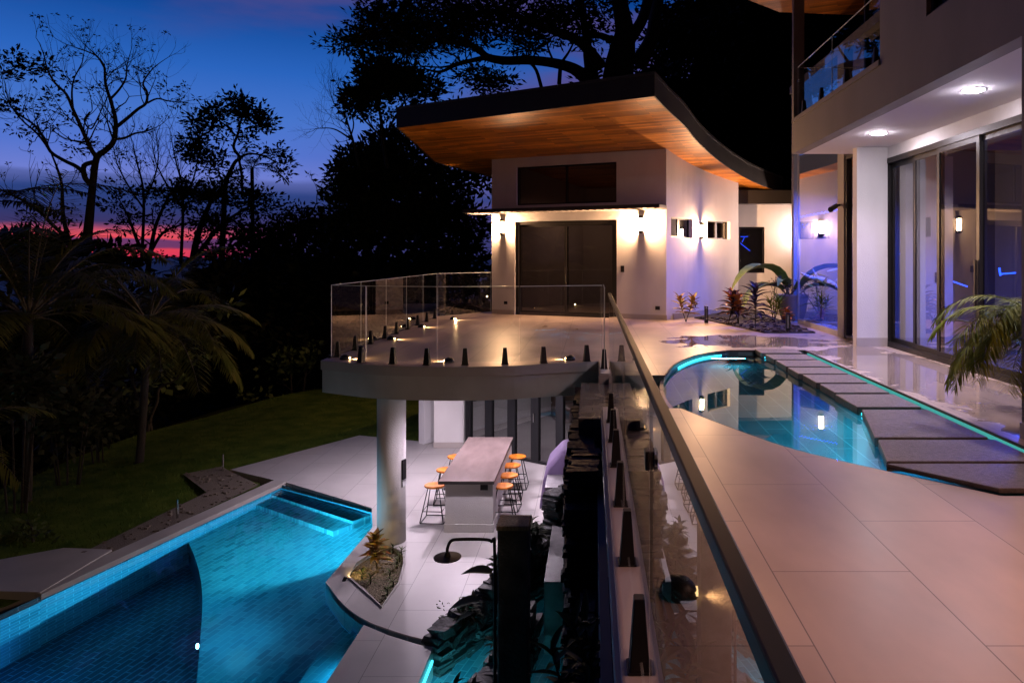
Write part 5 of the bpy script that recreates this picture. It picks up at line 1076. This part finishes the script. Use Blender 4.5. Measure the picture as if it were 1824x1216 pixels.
# -- dense trees left of the guest house
limbtree('dense_tree', 'dense round crowned tree left of the guest house roof', 33, [([(640, 620, 9), (650, 480, 7), (660, 380, 5), (680, 300, 3)], 0, .3)], twigs=8, depth=2, tl=1.2, leafp=.7, ls=.3, ln=7,
    extra=[(660, 290, 60, 30, 2200, .33), (630, 325, 46, 30, 1600, .33), (700, 262, 44, 24, 1200, .32), (720, 310, 70, 36, 2400, .34), (640, 385, 60, 50, 2600, .36), (720, 390, 70, 60, 3200, .38), (596, 350, 16, 10, 120, .28), (612, 300, 22, 12, 180, .28), (780, 330, 60, 34, 1500, .34), (690, 240, 30, 10, 240, .3), (800, 420, 70, 70, 2600, .4), (840, 310, 40, 30, 700, .34)])
limbtree('bare_tree', 'bare pale twigged tree sticking out left of the roof corner', 31, [([(640, 300, 3), (630, 255, 2.2), (618, 215, 1.5), (608, 178, .8)], 0, 2), ([(628, 250, 1.8), (600, 232, 1.3), (580, 228, .8), (562, 230, .5)], 1, 1.4), ([(618, 212, 1.3), (598, 190, .9), (588, 165, .5)], -1, 1.4), ([(622, 250, 1.4), (630, 220, 1.2), (618, 188, .9), (600, 150, .5)], 1, 1.4)], twigs=8, depth=3, tl=.9, leafp=0, ls=.2, ln=3)
limbtree('tall_tree', 'upright leafy tree between the bare twigs and the big overhanging tree', 29, [([(690, 300, 4), (682, 250, 3), (678, 210, 2.4), (670, 170, 1.6)], 0, .6), ([(684, 250, 2.2), (700, 215, 1.8), (722, 180, 1.2)], 1, .5), ([(682, 245, 2), (650, 215, 1.4), (632, 190, 1)], -1, .5), ([(684, 250, 1.6), (660, 222, 1.2), (650, 195, .9)], 1, .4)], twigs=8, depth=2, tl=.9, leafp=.6, ls=.26, ln=7,
    extra=[(675, 118, 28, 16, 520, .28), (690, 140, 44, 22, 1500, .29), (665, 152, 34, 18, 900, .28), (720, 140, 30, 20, 760, .28), (635, 178, 18, 22, 460, .27), (650, 168, 24, 14, 420, .27), (762, 162, 20, 18, 380, .27), (745, 145, 20, 12, 260, .27), (692, 198, 14, 7, 80, .25), (655, 198, 16, 6, 80, .25), (625, 195, 12, 8, 110, .25), (735, 178, 22, 8, 110, .25)])
# -- the great tree over the roof
limbtree('great_tree', 'huge old tree with heavy limbs spreading above the guest house roof', 27, [
    ([(1085, 420, 36), (1090, 260, 32), (1100, 140, 28), (1108, 90, 24), (1112, 60, 18), (1108, 30, 16), (1096, -30, 13)], 0, 0), ([(1108, 90, 14), (1128, 62, 11), (1146, 30, 10), (1160, -30, 9)], 1, 0), ([(1140, 110, 16), (1160, 70, 13), (1168, 20, 12), (1180, -40, 10)], 2, 0),
    ([(1070, 160, 15), (1045, 140, 13), (1020, 122, 10), (985, 112, 8.5), (940, 107, 8), (900, 108, 7.5), (868, 102, 6.5), (852, 88, 5.5), (830, 78, 4.5), (795, 74, 3)], -3, .5), ([(868, 102, 5), (840, 108, 4), (812, 116, 3.2), (785, 128, 2.4), (760, 124, 1.4)], -3, .7), ([(812, 115, 2), (785, 120, 1.6), (750, 118, 1)], -2, .8), ([(820, 110, 2), (808, 98, 1.5), (785, 92, .9)], -3, .9),
    ([(1070, 120, 12), (1050, 92, 10), (1025, 70, 8), (990, 58, 6), (950, 40, 4.5), (900, 20, 3)], -2, .4), ([(1058, 150, 14), (1048, 110, 9), (1045, 70, 8), (1036, 20, 6), (1030, -20, 5)], 1, .3), ([(1030, 78, 6), (1060, 62, 6), (1100, 76, 7)], 1, 0), ([(940, 107, 3), (955, 125, 3), (964, 155, 3.4)], 0, 0), ([(1000, 112, 3), (1012, 95, 2.2), (1020, 80, 1.6)], 0, .3), ([(998, 122, 3.6), (996, 150, 4)], 0, 0), ([(985, 108, 2.2), (975, 80, 1.8), (985, 65, 1.4)], 0, .3)],
    twigs=8, depth=3, tl=1.0, leafp=.25, ls=.25, ln=6, wr=.34,
    extra=[(640, 75, 44, 15.3, 558, 0.243), (612, 68, 22, 10.2, 148, 0.234), (680, 60, 60, 25.5, 1240, 0.252), (740, 70, 70, 25.5, 1488, 0.252), (700, 20, 56, 25.5, 1178, 0.252), (660, 30, 40, 13.6, 347, 0.243), (780, 30, 80, 34, 1860, 0.261), (860, 30, 80, 34, 1860, 0.261), (940, 25, 70, 30.6, 1426, 0.261), (820, 70, 50, 15.3, 496, 0.252), (930, 70, 46, 17, 558, 0.252), (940, 84, 26, 10.2, 223, 0.243), (1000, 30, 56, 28.9, 930, 0.261), (1060, 20, 40, 28.9, 558, 0.261), (1050, 60, 24, 17, 223, 0.252), (720, 85, 60, 10.2, 372, 0.243), (1000, 62, 30, 13.6, 260, 0.252), (850, 140, 40, 13.6, 384, 0.234), (880, 145, 30, 11.9, 260, 0.234), (905, 135, 24, 13.6, 161, 0.234), (840, 125, 26, 10.2, 161, 0.234), (860, 160, 40, 8.5, 186, 0.234), (1064, 120, 14, 18.7, 124, 0.252), (1110, 10, 30, 17, 161, 0.252), (570, 78, 14, 6.8, 24, 0.225), (1050, 150, 20, 17, 161, 0.252)])
# -- black wooded slope right of it and behind the houses
for i, (u, v, ru, rv_, Yd, n, nm) in enumerate(((1205, 40, 30, 24, 40, 700, 'small rounded crown poking out beside the great trunk'), (1180, 90, 30, 36, 38, 700, 'bushy dark tree right behind the great trunk'), (1260, 60, 70, 80, 38, 3400, 'tall black tree between the great tree and the main house'), (1330, 60, 90, 90, 36, 3600, 'broad black tree behind the curved roof edge'), (1390, 180, 80, 110, 37, 3400, 'black tree close behind the upstairs balcony'), (1290, 220, 100, 90, 36, 3600, 'black tree just above the low end of the curved roof'), (1180, 190, 70, 80, 36, 2200, 'dark tree behind the roof corner'))):
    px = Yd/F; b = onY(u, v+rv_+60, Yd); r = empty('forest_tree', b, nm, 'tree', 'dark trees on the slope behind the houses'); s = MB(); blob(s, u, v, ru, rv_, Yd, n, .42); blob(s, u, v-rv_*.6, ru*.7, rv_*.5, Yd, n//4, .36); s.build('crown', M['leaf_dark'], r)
    s = MB(); s.tube([b+Vector((0, 0, -3)), b, onY(u, v, Yd)], [10*px, 8*px, 3*px], 7); s.build('trunk', M['bark'], r)
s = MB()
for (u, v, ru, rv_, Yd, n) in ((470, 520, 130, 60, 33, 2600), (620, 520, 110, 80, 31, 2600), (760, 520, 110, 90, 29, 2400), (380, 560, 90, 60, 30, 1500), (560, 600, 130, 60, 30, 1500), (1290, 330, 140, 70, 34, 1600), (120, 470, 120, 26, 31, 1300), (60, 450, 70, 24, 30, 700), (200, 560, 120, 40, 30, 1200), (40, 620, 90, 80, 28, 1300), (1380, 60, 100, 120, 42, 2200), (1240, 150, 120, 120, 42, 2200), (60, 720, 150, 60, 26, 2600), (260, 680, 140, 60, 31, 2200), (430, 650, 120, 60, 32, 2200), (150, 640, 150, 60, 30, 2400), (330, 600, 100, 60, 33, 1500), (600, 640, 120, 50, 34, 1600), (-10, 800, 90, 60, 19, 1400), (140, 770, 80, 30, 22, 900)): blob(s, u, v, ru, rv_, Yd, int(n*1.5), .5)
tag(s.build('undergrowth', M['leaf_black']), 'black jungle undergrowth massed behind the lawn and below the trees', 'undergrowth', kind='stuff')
for (u, v, rr_, Yd, nm) in ((30, 690, 60, 13.6, 'dark leafy bush hiding the foot of the palm at the left edge'), (120, 730, 60, 15.5, 'dark leafy bush under the palms, left of the shrub'), (185, 720, 50, 17.2, 'dark leafy bush between the palms and the pale stemmed shrub')):
    b = onY(u, v+70, Yd); b.z = -5; r = empty('bush', b, nm, 'bush'); s = MB()
    for k in range(3): blob(s, u+random.uniform(-30, 30), v+random.uniform(-20, 30), rr_*random.uniform(.6, 1), rr_*random.uniform(.5, .9), Yd+random.uniform(-.5, .5), 420, .2, wr=.55)
    s.build('foliage', M['leaf_dark'], r); s = MB()
    for k in range(5): s.tube([b, onY(u+random.uniform(-40, 40), v, Yd)], [.03, .012], 5)
    s.build('stem', M['bark'], r)
# -- palms and the thin leaved shrub at the left
AZL = [10, 35, -20, -50, 60, -80, 90, 130, -110, 160, 200, 240]
palm('clump_palm', (-11.6, 14.6, -6.5), (-10.9, 14.0, .55), 26, 3.1, 'feathery palm with dim yellow fronds above the lawn at the left edge', group='palms at the left edge', droop=1.8, elev=(-.1, 1.35), leaf=.8, n=64, w_=.036)
palm('clump_palm', (-11.0, 17.0, -6.5), (-10.3, 16.8, .2), 24, 2.8, 'lower feathery palm just behind the yellowish one, near the shrub', group='palms at the left edge', droop=1.8, elev=(-.1, 1.35), leaf=.75, n=64, w_=.036)
palm('clump_palm', (-13.9, 15.4, -6.5), (-12.6, 14.6, 2.75), 9, 2.9, 'tallest palm whose black frond crosses the sunset at the left edge', group='palms at the left edge', droop=1.0, az=[8, -12, 40, -60, 100, 150, 200, 255, 310], elev=(.2, .7), leaf=.55, n=34, w_=.05, mats=[M['leaf_dark'], M['bark']])
palm('clump_palm', (-11.4, 11.6, -6.5), (-10.4, 11.2, -1.2), 9, 1.7, 'small reddish tinged palm low at the very left edge', group='palms at the left edge', droop=1.5, elev=(.2, 1.1), leaf=.5, n=28, w_=.03)
limbtree('broadleaf_shrub', 'slender pale stemmed shrub with big leaves at the lawn edge', 20.4, [([(262, 778, 4), (256, 740, 4), (240, 695, 3.4), (228, 640, 2.5)], 0, .3), ([(262, 776, 3.4), (268, 745, 3), (280, 715, 2.6), (284, 690, 2.2), (310, 678, 1.6), (335, 650, 1.2), (372, 625, .8)], 0, .3), ([(272, 778, 2.4), (262, 720, 2), (258, 690, 1.6), (290, 650, 1.3), (352, 590, 1), (378, 570, .7)], .5, .3), ([(244, 728, 2), (200, 720, 1.6), (150, 715, 1.2), (108, 706, .8)], 0, .1), ([(240, 712, 1.8), (210, 690, 1.4), (185, 675, 1), (140, 672, .8), (70, 682, .6)], 0, .1)],
    twigs=7, depth=2, tl=.5, leafp=.5, ls=.24, ln=4, leaf='leaf_mid', cat='shrub', extra=[(262, 590, 30, 16, 90, .34), (255, 620, 34, 18, 110, .34), (290, 640, 22, 10, 50, .3), (270, 680, 34, 16, 80, .3), (340, 625, 40, 12, 50, .28), (275, 545, 12, 12, 20, .3), (400, 545, 14, 8, 16, .3), (355, 560, 22, 12, 24, .26), (315, 565, 10, 8, 16, .26)], wr=.6)
limbtree('broadleaf_shrub', 'low dark bush with round leaves at the far end of the lawn', 27.5, [([(520, 705, 2), (518, 660, 1.4)], 0, .5), ([(540, 700, 2), (548, 640, 1.2)], 0, .5)], twigs=6, depth=2, tl=.6, leafp=.7, ls=.22, ln=5, leaf='leaf_mid', cat='shrub', extra=[(525, 635, 34, 20, 160, .24), (500, 650, 22, 16, 70, .22), (545, 625, 20, 14, 60, .22), (450, 700, 26, 8, 60, .2)], wr=.7)
limbtree('broadleaf_shrub', 'dark low shrub beside the stone slab at the lower left', 12.2, [([(60, 985, 3), (58, 950, 2)], 0, .5)], twigs=6, depth=2, tl=.25, leafp=.7, ls=.12, ln=5, leaf='leaf_mid', cat='shrub', extra=[(30, 960, 50, 26, 260, .12), (60, 980, 40, 18, 140, .12), (10, 990, 30, 20, 120, .12)], wr=.5)
# ================================================================ garden plants
def rosette(name, u, v, z, h, n, ll, lw_, mat, label, cat='plant', stems=1, droop=.7, Yd=None, group=None, lean=.3, tiers=5):
    b = G(u, v, z) if Yd is None else onY(u, v, Yd); r = empty(name, b, label, cat, group); st, lf = MB(), MB()
    for k in range(stems):
        a = random.uniform(0, 6.28); top = b+Vector((math.cos(a)*lean*h*(stems > 1), math.sin(a)*lean*h*(stems > 1), h*random.uniform(.8, 1))); st.tube([b, b.lerp(top, .5)+rv(.01), top], [.012, .010, .006], 6)
        for i in range(n):
            t_ = .35+.65*(i/n); p = b.lerp(top, t_); a2 = i*2.4+random.uniform(-.3, .3); e_ = .2+.9*(i/n); blade(lf, p, (math.cos(a2)*math.cos(e_), math.sin(a2)*math.cos(e_), math.sin(e_)), ll*random.uniform(.75, 1.1)*(1-.25*i/n), lw_, droop, 5)
    st.build('stem', M['bark'], r); lf.build('foliage', M[mat], r, smooth=True); return r
rosette('croton', 672, 1016, -3.05, .52, 22, .28, .095, 'croton_y', 'leafy croton with yellow and dark red leaves lit from below at the column', stems=2, droop=.5, lean=.12)
for q in range(9):
    u, v = [(712, 1000), (708, 1012), (700, 985), (695, 1030), (660, 1040), (700, 1045), (645, 1030), (715, 990), (690, 1060)][q]; 
    rosette('ground_plant', u, v, -3.05, .11, 10, .15, .022, 'leaf_mid', ['tuft of low grass at the back right rim of the almond bed', 'tuft of low grass right of the croton', 'tuft of low grass against the column foot', 'tuft of low grass in front of the croton', 'tuft of low grass at the left front of the croton', 'tuft of low grass near the right rim of the almond bed', 'tuft of low grass beside the garden spotlight', 'tuft of low grass at the farthest corner of the almond bed', 'tuft of low grass nearest the tip of the almond bed'][q], group='grass tufts in the almond bed')
bedp = [(2.9, 20.6), (3.25, 19.4), (3.92, 16.55), (5.1, 16.55), (5.1, 19.0), (5.3, 24), (4.9, 24)]
s = MB(); s.prism([bedp], .004, .03, bottom=False); struct(s.build('planting_bed', M['soil']), 'dark soil bed with purple pebbles between the two houses', 'bed')
s = MB()
for k in range(260):
    x, y = random.uniform(2.9, 5.1), random.uniform(16.5, 20.5)
    if inside(x, y, bedp): r_ = random.uniform(.02, .06); s.hexa([(x+random.uniform(.6, 1)*r_*sx, y+random.uniform(.6, 1)*r_*sy, .028+zz*r_) for zz in (0, .7) for sx, sy in ((-1, -1), (1, -1), (1, 1), (-1, 1))])
tag(s.build('pebbles', M['purple_leaf']), 'dark purple pebbles strewn over the soil bed', 'pebbles', kind='stuff')
rosette('croton', 1222, 573, 0, .70, 18, .36, .11, 'croton_y', 'small croton with yellow tips alone by the corner of the bluish wall', stems=2, droop=.5, lean=.3)
rosette('ti_plant', 1297, 577, .03, .85, 18, .50, .11, 'purple_leaf', 'dark purple ti plant at the left end of the bed', stems=2, droop=.8)
rosette('croton', 1316, 577, .03, .72, 20, .42, .12, 'croton_r', 'fiery red and orange croton between the dark plants', stems=3, droop=.6, lean=.35)
rosette('ti_plant', 1345, 586, .03, 1.15, 28, .55, .12, 'purple_leaf', 'taller dark rosette plant in the middle of the bed', stems=1, droop=.9)
rosette('fern', 1379, 573, .03, .6, 28, .40, .04, 'palm_green', 'light green feathery plant in front of the pot', stems=3, droop=.7)
rosette('croton', 1408, 577, .03, .42, 14, .24, .08, 'croton_r', 'small red croton beside the tall glazing', stems=2)
b = G(1405, 570); b = onY(1404, 570, 19.6); b.z = .03
r = empty('plant_pot', b, 'tall brown pot holding the banana like plant', 'pot'); s = MB(); s.lathe(b, [(.17, 0), (.25, .25), (.30, .62), (.315, .66), (.315, .70), (.27, .70), (.25, .62)], 24); s.build('vessel', M['pot'], r, smooth=True); s = MB(); s.lathe((b.x, b.y, b.z), [(.25, .60), (.25, .63)], 20); s.build('soil', M['soil'], r)
r = empty('banana_plant', b+Vector((0, 0, .63)), 'banana like plant with long arching leaves in the brown pot', 'plant'); s = MB(); c = b+Vector((.03, 0, .63)); st = MB()
for d, l, w_, dr in (((-.45, -.2, 1), 2.2, .56, 2.6), ((-.75, -.3, .65), 1.7, .48, 2.3), ((.45, -.2, .8), 1.0, .34, 1.6), ((-.3, -.5, .8), 1.0, .3, 1.8), ((.3, -.5, .6), .8, .24, 1.7)):
    d = Vector(d).normalized(); st.tube([c, c+d*.35], [.03, .016], 6); blade(s, c+d*.3, d, l, w_, dr, 10, .22)
st.build('stem', M['pale_bark'], r); s.build('foliage', M['banana'], r, smooth=True)
limbtree('fine_shrub', 'airy little shrub with tiny leaves left of the pot', 19.3, [([(1376, 570, 1), (1378, 540, .8), (1380, 512, .6)], 0, 1.5), ([(1376, 560, 1), (1392, 535, .7), (1402, 520, .5)], 0, 1.3)], twigs=8, depth=2, tl=.3, leafp=.9, ls=.06, ln=6, leaf='purple_leaf', cat='shrub')
rosette('hall_plant', 1462, 566, 0, .9, 24, .6, .08, 'leaf_mid', 'dark leafy plant standing inside behind the tall glazing', Yd=18.2, stems=2, droop=.8)
for x, y, nm, sc_ in ((7.0, 12.6, 'yellow green plant inside behind the second sliding pane', 1), (7.3, 11.2, 'broad leaved plant inside behind the third sliding pane', .9)):
    b = Vector((x, y, 0)); r = empty('hall_plant', b, nm, 'plant'); s = MB()
    for i in range(14): a = i*2.4; e_ = .4+.06*i; blade(s, b+Vector((0, 0, .3)), (math.cos(a)*math.cos(e_), math.sin(a)*math.cos(e_), math.sin(e_)), 1.0*sc_, .16, 1.3, 6)
    s.build('foliage', M['banana'], r, smooth=True); s = MB(); s.lathe(b, [(.15, .0), (.2, .34)], 16); s.build('planter', M['pot'], r)
# potted palm at the right edge
b = Vector((4.95, 7.65, 0)); r = palm('areca_palm', b, b+Vector((-.12, -.05, .98)), 22, 1.3, 'bright green palm arching in front of the sliding doors', droop=2.5, mats=[M['palm_green'], M['palm_green']], az=[190, 205, 220, 175, 235, 198, 212, 160, 250, 228, 184, 90, 300, 140], elev=(.25, 1.05), leaf=.36, n=46, w_=.013, tr=.05)
s = MB(); s.lathe(b, [(.2, 0), (.26, .3), (.27, .36), (.24, .36)], 20); o = s.build('plant_pot', M['pot'], smooth=True); tag(o, 'round pot at the foot of the green palm in the door recess', 'pot')
# plant by the shower
b = onY(880, 1100, 6.9); r = empty('broadleaf_plant', b, 'dark plant with heart shaped leaves beside the garden shower', 'plant'); s, st = MB(), MB()
for u, v, l, dd in ((862, 1012, .30, (-.8, 0, .25)), (840, 1062, .30, (-.9, -.1, .1)), (826, 1085, .18, (-1, 0, -.2)), (878, 990, .16, (.2, 0, 1)), (886, 965, .2, (.3, 0, .6))):
    p = onY(u+14, v+8, 6.9); st.tube([b, b.lerp(p, .6)+Vector((0, 0, .06)), p], .006, 5); blade(s, p, dd, l, l*.62, .6, 6, .12)
for k in range(40): p = onY(random.uniform(778, 830), random.uniform(1068, 1100), 7.4); leafq(s, p, rv(), .035)
st.build('stem', M['bark'], r); s.build('foliage', M['leaf_mid'], r, smooth=True)
for u, v, nm in ((1020, 1216, 'small yellowish leafed plant at the foot of the shaded wall'), (1060, 1180, 'dark leafy plant hugging the shaded wall near the viewer')):
    rosette('shade_plant', u, v+60, 0, .5, 12, .3, .05, 'leaf_mid', nm, Yd=4.6, stems=2)

for (x, y, z, h, nm) in ((-1.62, 9.3, -2.95, .28, 'low dark leafy plant at the outer end of the curved stone wall'), (-1.2, 10.0, -2.75, .30, 'dark leafy plant growing over the middle of the curved stone wall'), (-.82, 10.8, -2.5, .26, 'dark leafy plant at the high end of the curved stone wall'), (-1.35, 7.3, -3.0, .35, 'dark fern like plant on the black stone bank before the basin'), (-1.0, 8.3, -2.85, .35, 'dark leafy plant on the far end of the black stone bank')):
    p = Vector((x, y, z)); k = F/y; rosette('shade_plant', U0+x*k, V0+(H-z)*k, 0, h, 22, .24, .05, 'leaf_dark', nm, Yd=y, stems=3, lean=.6, droop=1.0)
